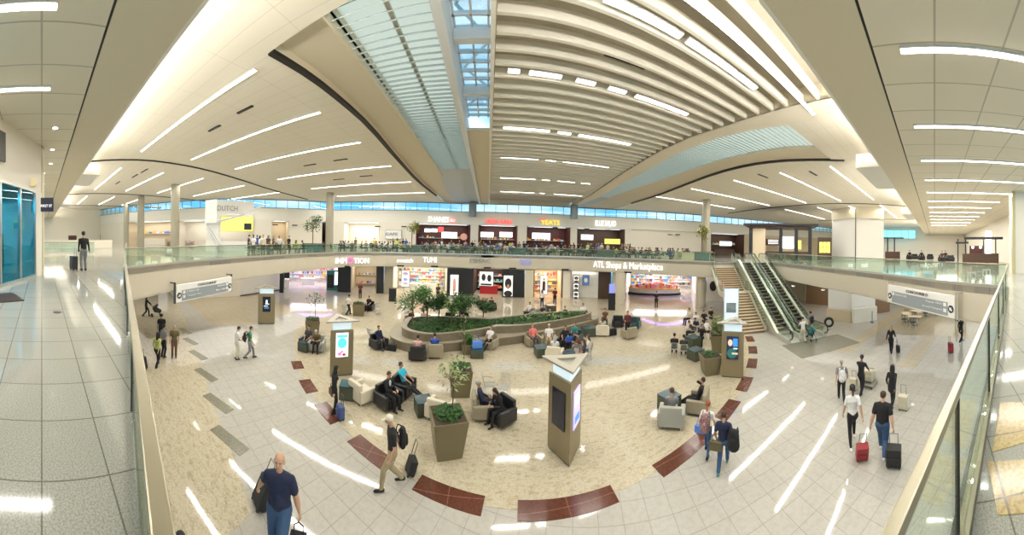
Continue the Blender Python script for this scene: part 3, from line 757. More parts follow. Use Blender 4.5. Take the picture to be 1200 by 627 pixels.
# posters: board plus simple shapes
def poster(label, px0, px1, py0, py1, bgm, shapes, fn=lwp, off=0.42, cat='poster'):
    c, L, ang = frame_at(px0, px1, fn, off); rho = math.hypot(c.x, c.y); pm = (px0 + px1) / 2
    z1, z0 = zat(pm, py0, rho), zat(pm, py1, rho); H = z1 - z0
    t = thing('poster', label, cat, (c.x, c.y, z0), ang)
    MB().bx(-L / 2, L / 2, -.02, .03, 0, H).build('board', bgm, t)
    MB().bx(-L / 2 - .05, L / 2 + .05, .0, .06, -.05, H + .05).build('frame', 'black', t)
    for k, (kind, x, z, w_, h_, m) in enumerate(shapes):
        b = MB()
        if kind == 'e': b.ell(((x - .5) * L, -.03, z * H), w_ * L / 2, .008, h_ * H / 2, 14, 8)
        else: b.bx((x - .5) * L - w_ * L / 2, (x - .5) * L + w_ * L / 2, -.04 - .002 * k, -.02, z * H - h_ * H / 2, z * H + h_ * H / 2)
        b.build('print', m, t)
    return t
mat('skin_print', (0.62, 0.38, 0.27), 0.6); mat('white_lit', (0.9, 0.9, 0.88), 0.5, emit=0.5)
face = [('e', .5, .62, .75, .5, 'ink'), ('e', .5, .55, .5, .42, 'skin_print'), ('e', .5, .12, .9, .3, 'ink'), ('b', .4, .58, .1, .03, 'ink'), ('b', .6, .58, .1, .03, 'ink'), ('b', .5, .44, .16, .03, 'red')]
poster('white fashion poster with a pale pink figure on the black wall', 528.5, 538, 322, 346, 'white_lit', [('e', .5, .75, .25, .14, 'skin_print'), ('b', .5, .45, .35, .5, 'goods_4'), ('b', .45, .15, .12, .25, 'skin_print')])
poster('framed portrait poster of a dark-haired face on the black wall', 591.5, 602, 323, 347, 'white_lit', face)
poster('black and white poster of two faces above the red counter', 563, 579, 318.5, 335, 'white_lit', [('e', .3, .6, .3, .5, 'ink'), ('e', .72, .55, .3, .5, 'ink'), ('b', .5, .1, .8, .12, 'ink')], off=0.2)
for i, y in enumerate((323, 332.5, 342)):
    poster('small portrait print on the white wall, %s of the stack of three' % ('topmost', 'middle', 'lowest')[i], 673.5, 679.5, y, y + 8, 'white_lit', face[:3])
poster('white and blue hanging banner in the white shop', 684, 691, 323, 334, 'goods_2', [('e', .5, .5, .6, .5, 'paper')])
poster('white banner with purple prints at the left of the cream shop', 472, 481, 317, 336, 'white_lit', [('e', .5, .8, .7, .2, 'goods_8'), ('e', .5, .45, .6, .2, 'sign_blue'), ('e', .5, .2, .7, .15, 'goods_8')])
poster('bright fashion banner with a dark figure at the fashion shop', 634, 642, 323, 345, 'white_lit', [('e', .5, .8, .3, .15, 'skin_print'), ('b', .5, .45, .4, .5, 'dark_red')])
# cabinets, islands
def solid(name, label, cat, parts, p, rz=0, group=None):
    t = thing(name, label, cat, (p[0], p[1], p[2] if len(p) > 2 else 0), rz, group)
    for nm, mb, m in parts: mb.build(nm, m, t)
    return t
p = pol(718.5, 29); solid('display_cabinet', 'black cabinet with a blue and white display on top beside the column', 'cabinet', [('body', MB().bx(-.35, .35, -.3, .3, 0, 1.7), 'black'), ('display_top', MB().bx(-.3, .3, -.1, .1, 1.7, 2.6), 'sign_blue')], p, -az(718))
p = pol(461.5, 30.5); solid('display_cabinet', 'dark cabinet standing before the beige pier left of the cream shop', 'cabinet', [('body', MB().bx(-.4, .4, -.3, .3, 0, 1.35), 'black'), ('top_panel', MB().bx(-.44, .44, -.34, .34, 1.35, 1.4), 'steel_dark')], p, -az(461))
p = pol(392, 36.2); solid('display_kiosk', 'dark kiosk with a glowing aqua screen at the electronics shop', 'kiosk', [('body', MB().bx(-.9, .9, -.2, .2, 0, 2.5), 'teal'), ('screen', MB().bx(.1, .8, -.24, -.2, .7, 2.35), 'screen_white'), ('shelf_panel', MB().bx(-.8, .0, -.24, -.2, .3, 2.0), 'black')], p, -az(392))
p = pol(337, 37); solid('display_stand', 'small stand with a black screen at the left of the electronics shop', 'display stand', [('post', MB().bx(-.3, .3, -.3, .3, 0, 1.1), 'wall_white'), ('display_screen', MB().bx(-.35, .35, -.05, .05, 1.3, 2.3), 'black'), ('screen_post', MB().bx(-.05, .05, .0, .05, 1.1, 1.35), 'steel')], p, -az(337))
p = pol(362, 40); solid('display_stand', 'white display table inside the electronics shop', 'display stand', [('table_top', MB().bx(-1, 1, -.4, .4, .85, .9), 'wall_white'), ('base', MB().bx(-.9, .9, -.3, .3, 0, .85), 'wall_white')], p, -az(362))
p = pol(768, 38.8); t = thing('shop_island', 'round-ended island counter full of orange goods before the duty free shop', 'shop counter', (p.x, p.y, 0), -az(768))
def oval(a, c, n=28): return [(a * cos(2 * PI * k / n), c * sin(2 * PI * k / n)) for k in range(n)]
MB().prism(oval(3.6, 1.2), 0, .25).build('plinth', 'black', t); MB().prism(oval(3.5, 1.1), .25, .8).build('body', 'wall_cream', t)
MB().prism(oval(3.6, 1.2), .8, .88).build('worktop', 'goods_1', t)
g = MB(); rnd = random.Random(2)
for k in range(70):
    a = rnd.uniform(0, 2 * PI); q = rnd.uniform(.3, .95); g.cur = rnd.choice((0, 1, 4, 3)); g.box((3.4 * q * cos(a), 1.0 * q * sin(a), 1.0 + .3 * (1 - q)), (.25, .2, .25 + .6 * (1 - q)))
g.build('merchandise', PAL, t, kind='stuff')
# purple light bands and downlights in the soffit
def soffit_arc(label, px0, px1, rho, bulge, m='purple_led'):
    pts = [pol(px0 + (px1 - px0) * k / 14, rho - bulge * (1 - (2 * k / 14 - 1) ** 2)) for k in range(15)]; c = pts[7]
    MB().strip([(q.x - c.x, q.y - c.y) for q in pts], -.05, 0, .28, 1).build('ceiling_light_band', m, loc=(c.x, c.y, 3.40), label=label, cat='light band', kind='thing')
soffit_arc('curved purple light band in the soffit before the duty free shop', 754, 808, 38.6, 2.6)
soffit_arc('short purple light band in the soffit at the electronics shop', 352, 392, 37.3, 1.0)
k = 0
for px, rho in ((420, 34), (700, 34.2), (745, 36), (765, 35), (785, 35), (805, 36), (752, 38), (775, 38.4), (800, 38), (340, 36), (368, 35.5), (300, 27), (270, 24), (240, 22.5), (930, 24), (965, 22), (1000, 21), (1035, 19), (1070, 18.5), (1100, 17)):
    p = pol(px, rho); k += 1
    tt = thing('ceiling_downlight', 'small round downlight in the lower soffit, %s of its kind from the left' % nth(k), 'ceiling light', (p.x, p.y, 3.40), 0, 'downlights of the lower soffit'); tt['kind'] = 'thing'
    MB().cyl((0, 0, -.01), .16, .03, 14).build('rim', 'steel_white', tt); MB().cyl((0, 0, -.02), .12, .012, 14).build('lens', 'led', tt)
# soffit lamps light the covered parts
for (x, y, sx, sy, pw) in ((-22, 14, 6, 12, 260), (-27, 6, 10, 8, 260), (28, 6, 10, 14, 420), (18, -3.5, 12, 4, 160), (30, -3, 16, 6, 320), (-24, 26, 10, 10, 240), (27, 26, 10, 8, 240), (0, 35.2, 24, 1.0, 120)):
    area('soffit_lamp', (x, y, 3.36), sx, sy, pw)
# lower side walls
struct('wall_left_lower', MB().strip([pol(330, 35.5), pol(283, 31.5)], 0, 3.42, .3, -1), 'wall_white')
struct('wall_left_lower_low', MB().strip([pol(283, 31.5), pol(206, 30)], 0, 3.42, .3, -1), 'wall_cream')
struct('wall_left_lower_far', MB().strip([pol(206, 30), pol(186, 42), pol(150, 46)], 0, 3.42, .3, -1), 'wall_cream')
struct('trim_40', MB().box((0, 0, 1.7), (.5, .4, 3.4), -az(331)).xf(Matrix.Translation(pol(331, 34))), 'black')
struct('trim_41', MB().strip([pol(330, 35.3), pol(283, 31.4)], 0, .12, .32, -1), 'steel_dark')
tag(MB().box((0, 0, 1.3), (1.4, .15, 2.6)).build('frosted_door', 'white_lit', loc=pol(193, 34.5), rz=-az(193)), 'bright frosted glass door below the left balcony', 'door', kind='thing')
tag(MB().box((0, 0, .12), (.9, .12, .24)).build('wall_sign', 'sign_red', loc=pol(156.5, 30, 3.0), rz=-az(156)), 'small red sign under the balcony at far left', 'sign')
struct('wall_right_stair', MB().strip([pol(829, 34.5), pol(846, 34.5), pol(890, 38)], 0, 3.42, .3, 1), 'goods_4' if False else 'wall_cream')
tag(MB().ell((0, 0, 0), .42, .1, .6).build('wall_sign', 'black', loc=pol(836.5, 34.0, 1.9), rz=-az(836)), 'black oval panel on the cream wall beside the stairs', 'sign')
for a, ra, c, rc, m in ((895, 40, 944, 36, 'wall_tan'), (945, 34, 971, 33, 'wall_brown'), (971, 27, 999, 26, 'wall_white'), (999, 25.6, 1026, 27, 'wall_white'), (1026, 29, 1043, 30, 'wall_brown'), (1043, 40, 1110, 42, 'wall_tan'), (1110, 44, 1170, 50, 'wall_cream')):
    struct('wall_right_lower', MB().strip([pol(a, ra), pol(c, rc)], 0, 3.42, .3, 1), m)
struct('trim_42', MB().strip([pol(971, 26.8), pol(999, 25.8)], 0, 1.0, .3, -1), 'wall_tan')
struct('trim_43', MB().strip([pol(999, 25.4), pol(1026, 26.8)], 0, 1.25, .3, -1), 'wall_grey')
# ------------------------------------------------------------------ food court shops on the deck
def wall_seg(px):
    best = None
    for a, c in zip(W, W[1:]):
        p = on_line(px, a, c)
        t = ((p.x - a[0]) * (c[0] - a[0]) + (p.y - a[1]) * (c[1] - a[1])) / ((c[0] - a[0]) ** 2 + (c[1] - a[1]) ** 2)
        if -1e-6 <= t <= 1 + 1e-6: return p
    return p
def pier(px0, px1, m, z0=DK, z1=BH0):
    struct('wall_back_pier', MB().strip([wall_seg(px0), wall_seg(px1)], z0, z1, .5, 1), m)
upper = [  # px0, px1, back material, label, goods, power
    (150, 200, 'wall_tan', 'warm tan cafe front at the far left of the upper level', 2, 200),
    (208, 296, 'wall_cream', 'white counter area behind the white spiral sign', 1, 200),
    (318, 338, 'wall_tan', 'narrow shop with brown door frame on the upper level', 1, 60),
    (377, 384, 'dark_wood', 'dark doorway left of the round column', 0, 10),
    (402, 444, 'wall_cream', 'cream shop front with downlights on the upper level', 1, 160),
    (487, 551, 'dark_red', 'dark red food counter with white menu screens and a red disc', 2, 110),
    (560, 606, 'dark_red', 'food counter with two bright menu screens in the middle', 2, 110),
    (617, 668, 'dark_red', 'brown-red food counter under the yellow sign', 2, 90),
    (676, 732, 'dark_wood', 'dark green-brown food counter with a glowing salad bar', 1, 100),
    (833, 872, 'dark_wood', 'dark bar front with a white screen beside the stair head', 2, 60)]
prev = 140
for i, (a, c, m, lab, gd, pw) in enumerate(upper):
    if a > prev: pier(prev, a, 'wall_cream')
    shop(lab, a, c, wall_seg, 3.0, DK, BH0 - .05, m, gd, pw, 20 + i, counter='wall_cream' if m != 'dark_wood' else 'dark_wood')
    prev = c
pier(872, 975, 'wall_tan')
pier(100, 140, 'wall_cream')
struct('trim_50', MB().strip([wall_seg(740), wall_seg(784), wall_seg(825)], BH0 - .1, BH0, .2, -1), 'beam_beige')
# menu screens and signs hung over the counters
def usign(name, label, px0, px1, py0, py1, m, off=.3, cat='menu screen'):
    c, L, ang = frame_at(px0, px1, wall_seg, off); rho = math.hypot(c.x, c.y); pm = (px0 + px1) / 2
    z1, z0 = zat(pm, py0, rho), zat(pm, py1, rho)
    t = thing(name, label, cat, (c.x, c.y, z0), ang)
    MB().bx(-L / 2, L / 2, -.05, .05, 0, z1 - z0).build('panel', m, t)
    MB().bx(-L / 2 - .04, L / 2 + .04, .0, .08, -.04, z1 - z0 + .04).build('casing', 'steel_dark', t)
    return t
usign('menu_screen', 'white menu screen in the dark red food counter', 517, 535, 272, 279, 'screen_white')
usign('menu_screen', 'small white screen left over the dark red counter', 497, 504, 268, 272, 'screen_white')
usign('menu_screen', 'small white screen beside the red square over the dark red counter', 505, 512, 268, 272, 'screen_white')
usign('menu_screen', 'red square panel over the dark red counter', 513, 519, 266, 272, 'sign_red')
usign('menu_screen', 'left bright menu screen of the middle food counter', 563, 578, 272, 278, 'screen_white')
usign('menu_screen', 'right bright menu screen of the middle food counter', 585, 600, 272, 278, 'screen_white')
usign('menu_screen', 'long white menu screen under the yellow sign', 623, 644, 273, 280, 'screen_white')
usign('menu_screen', 'white menu screen over the green-brown counter', 680, 694, 275, 281, 'screen_white')
usign('menu_screen', 'white screen over the dark bar beside the stair head', 842, 856, 283, 288, 'screen_white')
usign('menu_screen', 'yellow menu board behind the white spiral sign', 259, 296, 254, 271, 'lemon')
usign('menu_screen', 'small black television right of the yellow menu board', 286, 294, 262, 269, 'screen_dark', off=.6)
usign('menu_screen', 'pale framed picture on the cream wall left of the food counters', 452, 470, 270, 280, 'wall_white', cat='picture')
usign('menu_screen', 'glowing green salad bar panel over the green-brown counter', 708, 726, 280, 286, 'lemon')
c, L, ang = frame_at(540, 547, wall_seg, .3); rho = math.hypot(c.x, c.y)
tag(MB().tube([(0, -.04, 0), (0, .04, 0)], .5, 24).build('wall_sign', 'goods_4', loc=(c.x, c.y, zat(543, 277.5, rho)), rz=ang), 'round red and white disc sign on the dark red counter', 'sign')
tag(MB().bx(-.3, .3, -.03, .03, -.05, .15).build('wall_clock', 'sign_red', loc=(c.x, c.y, zat(543, 283, rho)), rz=ang), 'small red plate below the round disc sign', 'sign') if False else None
def letters(label, s, px0, px1, py0, py1, m, fn, off=.08, group=None, bg=None, depth=.08):
    c, L, ang = frame_at(px0, px1, fn, off); rho = math.hypot(c.x, c.y); pm = (px0 + px1) / 2
    z = zat(pm, (py0 + py1) / 2, rho); H = (py1 - py0) / F * rho
    t = thing('wall_sign', label, 'sign', (c.x, c.y, z), ang, group)
    text_mesh('lettering', s, L, H, depth, m, t)
    MB().bx(-L / 2, L / 2, depth / 2, depth / 2 + .03, -.04, .04).build('mounting_rail', 'fascia', t)
    if bg: MB().bx(-L / 2 - .05, L / 2 + .05, .04, .09, -H / 2 - .05, H / 2 + .05).build('backing', bg, t)
    return t
letters('white lettering over the dark red food counter', 'SHANES', 501, 525, 254, 260, 'sign_white', wall_seg, .2)
letters('red plate with white letters beside the white lettering over the dark red counter', 'DELI', 526, 532, 256.5, 260, 'sign_white', wall_seg, .2, bg='sign_red')
letters('thin red lettering over the middle food counter', 'FRESH GRILL', 569, 600, 257, 262.5, 'sign_red', wall_seg, .2)
letters('yellow lettering with orange tag over the fourth food counter', 'YEATS', 633, 655, 258, 263.5, 'sign_yellow', wall_seg, .2)
letters('small orange tag above the yellow lettering', 'THE', 632, 639, 256, 258.5, 'sign_red', wall_seg, .2)
letters('pale white lettering over the green-brown counter', 'BLUE SALAD', 697, 721, 258.5, 265, 'sign_white', wall_seg, .2)
letters('dim round lettering on the cream wall of the upper left shops', 'CAFE', 452, 466, 272.5, 276, 'sign_grey', wall_seg, .45)
# lettering on the fascia
def fas(px):
    d = ray(px, 300)
    best = None
    for a, c in zip(HOLE, HOLE[1:] + HOLE[:1]):
        ex, ey = c[0] - a[0], c[1] - a[1]; det = d.x * (-ey) + ex * d.y
        if abs(det) < 1e-9: continue
        t = (a[0] * (-ey) + ex * a[1]) / det; s = (d.x * a[1] - d.y * a[0]) / det
        if t > 5 and -1e-6 <= s <= 1 + 1e-6 and (best is None or t > best[0]): best = (t, Vector((d.x * t, d.y * t, 0)))
    return best[1]
letters('white INM part of the shop name on the left of the fascia', 'INM', 393, 406, 302.5, 308.5, 'sign_white', fas)
t_o = letters('pink ring standing for the O of the shop name on the fascia', 'O', 407, 413.5, 301.5, 309, 'sign_pink', fas)
letters('white TION part of the shop name on the left of the fascia', 'TION', 414.5, 432, 302.5, 308.5, 'sign_white', fas)
letters('small glowing white word on the fascia, second sign from the left', 'swatch', 465, 484, 303, 307.5, 'sign_white', fas)
letters('bold glowing white word on the fascia, third sign from the left', 'TUMI', 496, 511.5, 301.5, 307.5, 'sign_white', fas)
letters('grey-blue thin lettering on the fascia in the middle', 'MMAC', 551, 575, 303, 308, 'sign_grey', fas)
letters('blue slanted lettering on the fascia right of the middle', 'TGIW', 608.5, 622.5, 304, 311, 'sign_blue', fas)
letters('long glowing white lettering on the right of the fascia', 'ATL Shops & Marketplace', 696, 777, 307.5, 317.5, 'sign_white', fas)
k = 0
for px, py in ((406, 312), (469.5, 312), (509.5, 311.5), (571.5, 312), (601, 313.5), (662.5, 316.5), (736, 319.5)):
    q = fas(px); k += 1; rho = math.hypot(q.x, q.y) - .1
    MB().box((0, 0, .09), (.85, .1, .18)).build('wall_vent', 'black', loc=(q.x * rho / (rho + .1), q.y * rho / (rho + .1), 3.40), rz=-az(px), label='small black air vent at the foot of the fascia, %s from the left' % nth(k), cat='air vent', group='air vents along the fascia')
k = 0
for px, y in ((322, 263.5), (345, 264), (442, 265.5), (473, 265.5), (509, 265.5), (543, 265.5), (581, 265.7), (622, 266.5), (650, 267), (687, 268.5), (712, 269.5), (785, 275), (794, 275)):
    q = wall_seg(px) * .992; k += 1; rho = math.hypot(q.x, q.y)
    MB().box((0, 0, 0), (.8, .1, .14)).build('wall_vent', 'black', loc=(q.x, q.y, zat(px, y, rho)), rz=-az(px), label='black slot vent over the food court counters, %s from the left' % nth(k), cat='air vent', group='slot vents over the food counters')

# ------------------------------------------------------------------ white spiral sign, left
p = pol(262, 31.0); t = thing('sign_tower', 'white round sign tower with sweeping curved ribbons on the upper left deck', 'sign tower', (p.x, p.y, DK), -az(262))
zt = zat(262, 236, 31) - DK
sc = 31 / F
b = MB()
def xs(px): return (px - 262) * sc
b.prism([(xs(240), .2), (xs(254), -1.0), (xs(254), -.8), (xs(240), .6)], zat(262, 262, 31) - DK, zt + .1)
b.prism([(xs(254), -1.0), (xs(297), -.2), (xs(297), .0), (xs(254), -.8)], zat(262, 251, 31) - DK, zt)
b.build('sign_band', 'wall_white', t)
for k in range(3):
    pts = []
    for j in range(22):
        u = j / 21; px = 240 + 68 * u ** 0.8; y = (262 - 5 * k * .6) - 22 * u ** 1.3 + 1.3 * k * 2
        pts.append((xs(px), -1.25 + 1.3 * u + .3 * (1 - u) ** 2 * 4, zat(262, y, 31) - DK))
    MB().tube(pts, .09, 6).build('ribbon', 'steel_white', t, smooth=True)
for k in range(3):
    pts = [(xs(240 + 16 * (j / 12) ** 1.1 + 3 * k), -.2 - .6 * j / 12, zat(262, 266 + 24 * j / 12, 31) - DK) for j in range(13)]
    pts[-1] = (pts[-1][0], pts[-1][1], 0.0)
    MB().tube(pts, .07, 6).build('ribbon_support', 'steel_white', t, smooth=True)
MB().prism([(xs(242), .2), (xs(256), -.6), (xs(258), -.2), (xs(246), .6)], 0, zat(262, 262, 31) - DK).build('post', 'wall_white', t)
text_mesh('lettering', 'DUTCH', 2.2, .55, .05, 'sign_grey', t, (xs(266), -.98, zat(262, 245, 31) - DK), math.atan2(.8, xs(297) - xs(254)))
MB().bx(-1.9, 2.6, -.6, .2, 0, 1.1).build('counter', 'wall_white', t)
# ------------------------------------------------------------------ black-roofed pavilion, right
p = pol(917, 38); t = thing('pavilion', 'dark cafe pavilion with flat black roof right of the escalators', 'pavilion', (p.x, p.y, DK), -az(917)); sc = 38 / F
def px_(q): return (q - 917) * sc
zr = zat(917, 265, 38) - DK
MB().bx(px_(872), px_(958), -1.2, 4, zr, zr + .25).build('roof', 'black', t)
MB().bx(px_(880), px_(950), -.7, 3.6, zr - .3, zr).build('roof_beam', 'dark_wood', t)
for a in (878, 913, 931, 947):
    MB().bx(px_(a), px_(a + 4), -.5, .0, 0, zr - .3).build('column', 'black', t)
MB().bx(px_(882), px_(897), -.3, 0, 0, zr - .35).build('tan_panel', 'wall_tan', t)
MB().bx(px_(897), px_(913), .5, .7, 1.9, 2.8).build('sign_panel', 'dark_red', t)
MB().bx(px_(897), px_(950), 2.8, 3.0, 0, 2.0).build('back_wall', 'wall_tan', t)
MB().bx(px_(914), px_(931), 2.5, 2.6, 1.5, 3.2).build('window', 'screen_white', t)
MB().bx(px_(932), px_(939), -.1, 0.05, 1.4, 2.6).build('lit_sign', 'lemon', t)
MB().bx(px_(897), px_(950), -.4, .3, 0, 1.1).build('counter', 'dark_wood', t)
for k in range(3): MB().bx(px_(900), px_(912), .2, .24, 2.1 + k * .22, 2.2 + k * .22).build('slat', 'sign_white', t)
p = pol(966.5, 37.2); t = solid('display_case', 'glowing yellow lattice display case beside the dark pavilion', 'display case', [('body', MB().bx(-.95, .9, .0, .5, 0, 3.0), 'dark_wood'), ('lit_panel', MB().bx(-.7, .7, -.06, .0, 1.0, 2.4), 'lemon'), ('lattice', MB().bx(-.7, .7, -.1, -.06, 1.68, 1.74).bx(-.26, -.2, -.1, -.06, 1, 2.4).bx(.22, .28, -.1, -.06, 1, 2.4), 'dark_wood')], (p.x, p.y, DK), -az(965))
# ------------------------------------------------------------------ white enclosure
C1, C0, C2 = pol(1002.5, 37.5), pol(975, 41), pol(1035.5, 38.8)
b = MB().prism([(C0.x, C0.y), (C1.x, C1.y), (C2.x, C2.y), (C2.x + C0.x - C1.x, C2.y + C0.y - C1.y)], DK, CZ); struct('wall_white_enclosure', b, 'wall_white')
b = MB().strip([(C0.x * .997, C0.y * .997), (C1.x * .997, C1.y * .997), (C2.x * .997, C2.y * .997)], 10.6, CZ, .1, -1); struct('trim_60', b, 'beam_beige')
struct('trim_61', MB().cyl((C1.x * .996, C1.y * .996, DK), .07, 6.8, 8), 'steel_dark')
# ------------------------------------------------------------------ bar kiosk at the end of the right walkway
p = pol(1142, 29); t = thing('bar_kiosk', 'bar kiosk with wooden counter, black canopies and a glowing round column', 'kiosk', (p.x, p.y, DK), -az(1142)); sc = 29 / F
def q_(v): return (v - 1142) * sc
MB().bx(q_(1130), q_(1175), -.5, .6, zat(1142, 280.5, 29) - DK, zat(1142, 278, 29) - DK).build('canopy', 'black', t)
MB().bx(q_(1120), q_(1135), -.3, .5, zat(1142, 285.5, 29) - DK, zat(1142, 283.5, 29) - DK).build('canopy', 'black', t)
for a in (1122, 1131, 1152, 1166): MB().bx(q_(a), q_(a) + .12, -.2, -.05, 0, zat(1142, 280, 29) - DK).build('post', 'black', t)
MB().bx(q_(1128), q_(1170), -.4, .5, 0, 1.1).build('counter', 'dark_wood', t)
MB().bx(q_(1136), q_(1152), .3, .4, 1.1, 1.9).build('back_panel', 'dark_red', t)
MB().cyl((q_(1158.5), .2, 0), .32, 3.4, 20).build('lit_column', 'screen_white', t)
for a in (1140, 1149): MB().ell((q_(a), -.1, 1.75), .12, .12, .12).build('lamp', 'led', t)
p = pol(1046, 46); t = solid('bar_kiosk', 'small dark-roofed stand behind the white enclosure', 'kiosk', [('roof', MB().bx(-1.8, 1.8, -.5, .8, 3.2, 3.4), 'black'), ('post', MB().bx(-.9, -.7, 0, .2, 0, 3.2), 'black'), ('post', MB().bx(.2, .4, 0, .2, 0, 3.2), 'black'), ('counter', MB().bx(-1.2, 1.2, -.3, .4, 0, 1.1), 'dark_wood')], (p.x, p.y, DK), -az(1046))
struct('window_80', MB().box((0, 0, 0), (9, .1, 2.2), -az(1055)).xf(Matrix.Translation(pol(1055, 62, 11.0))), 'sign_cyan') if False else None
# ------------------------------------------------------------------ left store front beside the walkway
A, B = Vector((-6.4, -2.35)), Vector((-11.6, -0.02))
u = (B - A).normalized(); L = (B - A).length; ang = math.atan2(u.y, u.x)
nn = Vector((u.y, -u.x)) if False else Vector((-u.y, u.x))
struct('wall_left_store_top', MB().strip([A, B], 8.35, KZ, .3, 1), 'wall_cream')
struct('wall_left_store_end', MB().strip([B - u * .55, B + u * .05], DK, 8.35, .3, 1), 'wall_grey')
struct('trim_70', MB().strip([B + u * .05, B + u * .16], DK, KZ, .32, 1), 'trim_gold')
struct('wall_left_return', MB().strip([B + u * .2, B + u * .25 + nn * -0.0 + Vector((-1.5, -7))], DK, KZ, .2, -1), 'wall_cream')
t = bpy.data.objects.new('window_70', None); COL.objects.link(t); t.location = (A.x, A.y, DK); t.rotation_euler = (0, 0, ang); t['kind'] = 'structure'
MB().bx(0, L - .6, .02, .04, .08, 3.3).build('window_pane', 'teal_glass', t)
fr = MB().bx(0, L - .55, -.04, .08, 0, .1).bx(0, L - .55, -.04, .08, 3.28, 3.36)
for x in (0.02, 1.3, 2.6, 3.9, L - .58): fr.bx(x - .03, x + .03, -.04, .08, 0, 3.35)
fr.build('window_frame', 'steel', t)
struct('wall_store_inside', MB().strip([A + nn * 3.2, B + nn * 3.2], DK, 8.35, .1, 1), 'teal') if False else struct('wall_store_inside', MB().strip([A - Vector((0.6, 3.2)), B - Vector((1.2, 3.2))], DK, 8.35, .1, 1), 'teal')
for i, s in enumerate((1.8, 3.4, 4.4)):
    q = A + u * s + Vector((-.4, -1.0))
    solid('display_dummy', 'dark display dummy behind the teal shop window, %s from the viewer' % nth(i + 1), 'mannequin', [('torso', MB().cap((0, 0, 1.0), (0, 0, 1.4), .14, .18, .6).cap((0, 0, 1.45), (0, 0, 1.62), .06, .1).cap((-.09, 0, .1), (-.09, 0, .9), .06, .1).cap((.09, 0, .1), (.09, 0, .9), .06, .1), 'black'), ('base', MB().cyl((0, 0, 0), .22, .03), 'steel')], (q.x, q.y, DK), 0, 'dummies behind the teal window')
p = pol(53.5, 11.6); t = thing('wall_sign', 'dark navy blade sign with pale lettering over the left walkway', 'sign', (p.x, p.y, zat(53.5, 240, 11.6)), -az(53.5)); sc = 11.6 / F
MB().bx(-9.2 * sc, 9.2 * sc, -.05, .05, -8 * sc, 8 * sc).build('panel', 'navy', t)
text_mesh('lettering', 'FIRST ST', 13 * sc, 3 * sc, .02, 'sign_white', t, (0.03, -.06, -.05))
MB().bx(-13 * sc, -9 * sc, -.02, .02, -.03, .03).build('bracket', 'steel', t)
tag(MB().box((0, 0, 0), (.5, .08, .9)).build('wall_vent', 'steel_dark', loc=(-8.6, -1.25, 9.35), rz=ang), 'dark slotted vent high on the cream wall at left', 'air vent')
p = pol(38.5, 10.8); tag(MB().tube([(0, -.1, 0), (0, .1, 0)], .16, 18).build('wall_sign', 'trim_gold', loc=(p.x, p.y, zat(38, 214, 10.8)), rz=-az(38)), 'small round golden sign on the wall above the teal shop window', 'sign')
# far left: distant shops at the end wall, floor mat
tag(MB().box((0, 0, .012), (1.0, .7, .02)).build('floor_mat', 'dark_wood', loc=pol(6, 7.4, DK), rz=.4), 'dark brown mat on the floor before the teal window', 'floor mat')
tag(MB().cyl((0, 0, .003), .09, .006).build('floor_drain', 'steel_dark', loc=at(67, 366, DK)), 'small dark round floor plate on the left walkway', 'floor plate')
for i, (px, a, c) in enumerate(((85, 276, 284), (122, 275, 287))):
    q = Vector((-61.4, -61.4 / math.tan(az(px)), 0)); rho = math.hypot(q.x, q.y); z0, z1 = zat(px, c, rho), zat(px, a, rho)
    t = thing('poster', 'dark framed poster on the far left end wall, %s from the left' % nth(i + 1), 'poster', (q.x, q.y, z0), PI / 2, 'posters on the far left end wall')
    MB().bx(-.9, .9, 0, .06, 0, z1 - z0).build('frame', 'dark_wood', t); MB().bx(-.6, .6, -.03, 0, .3, z1 - z0 - .3).build('print', 'dark_red', t)
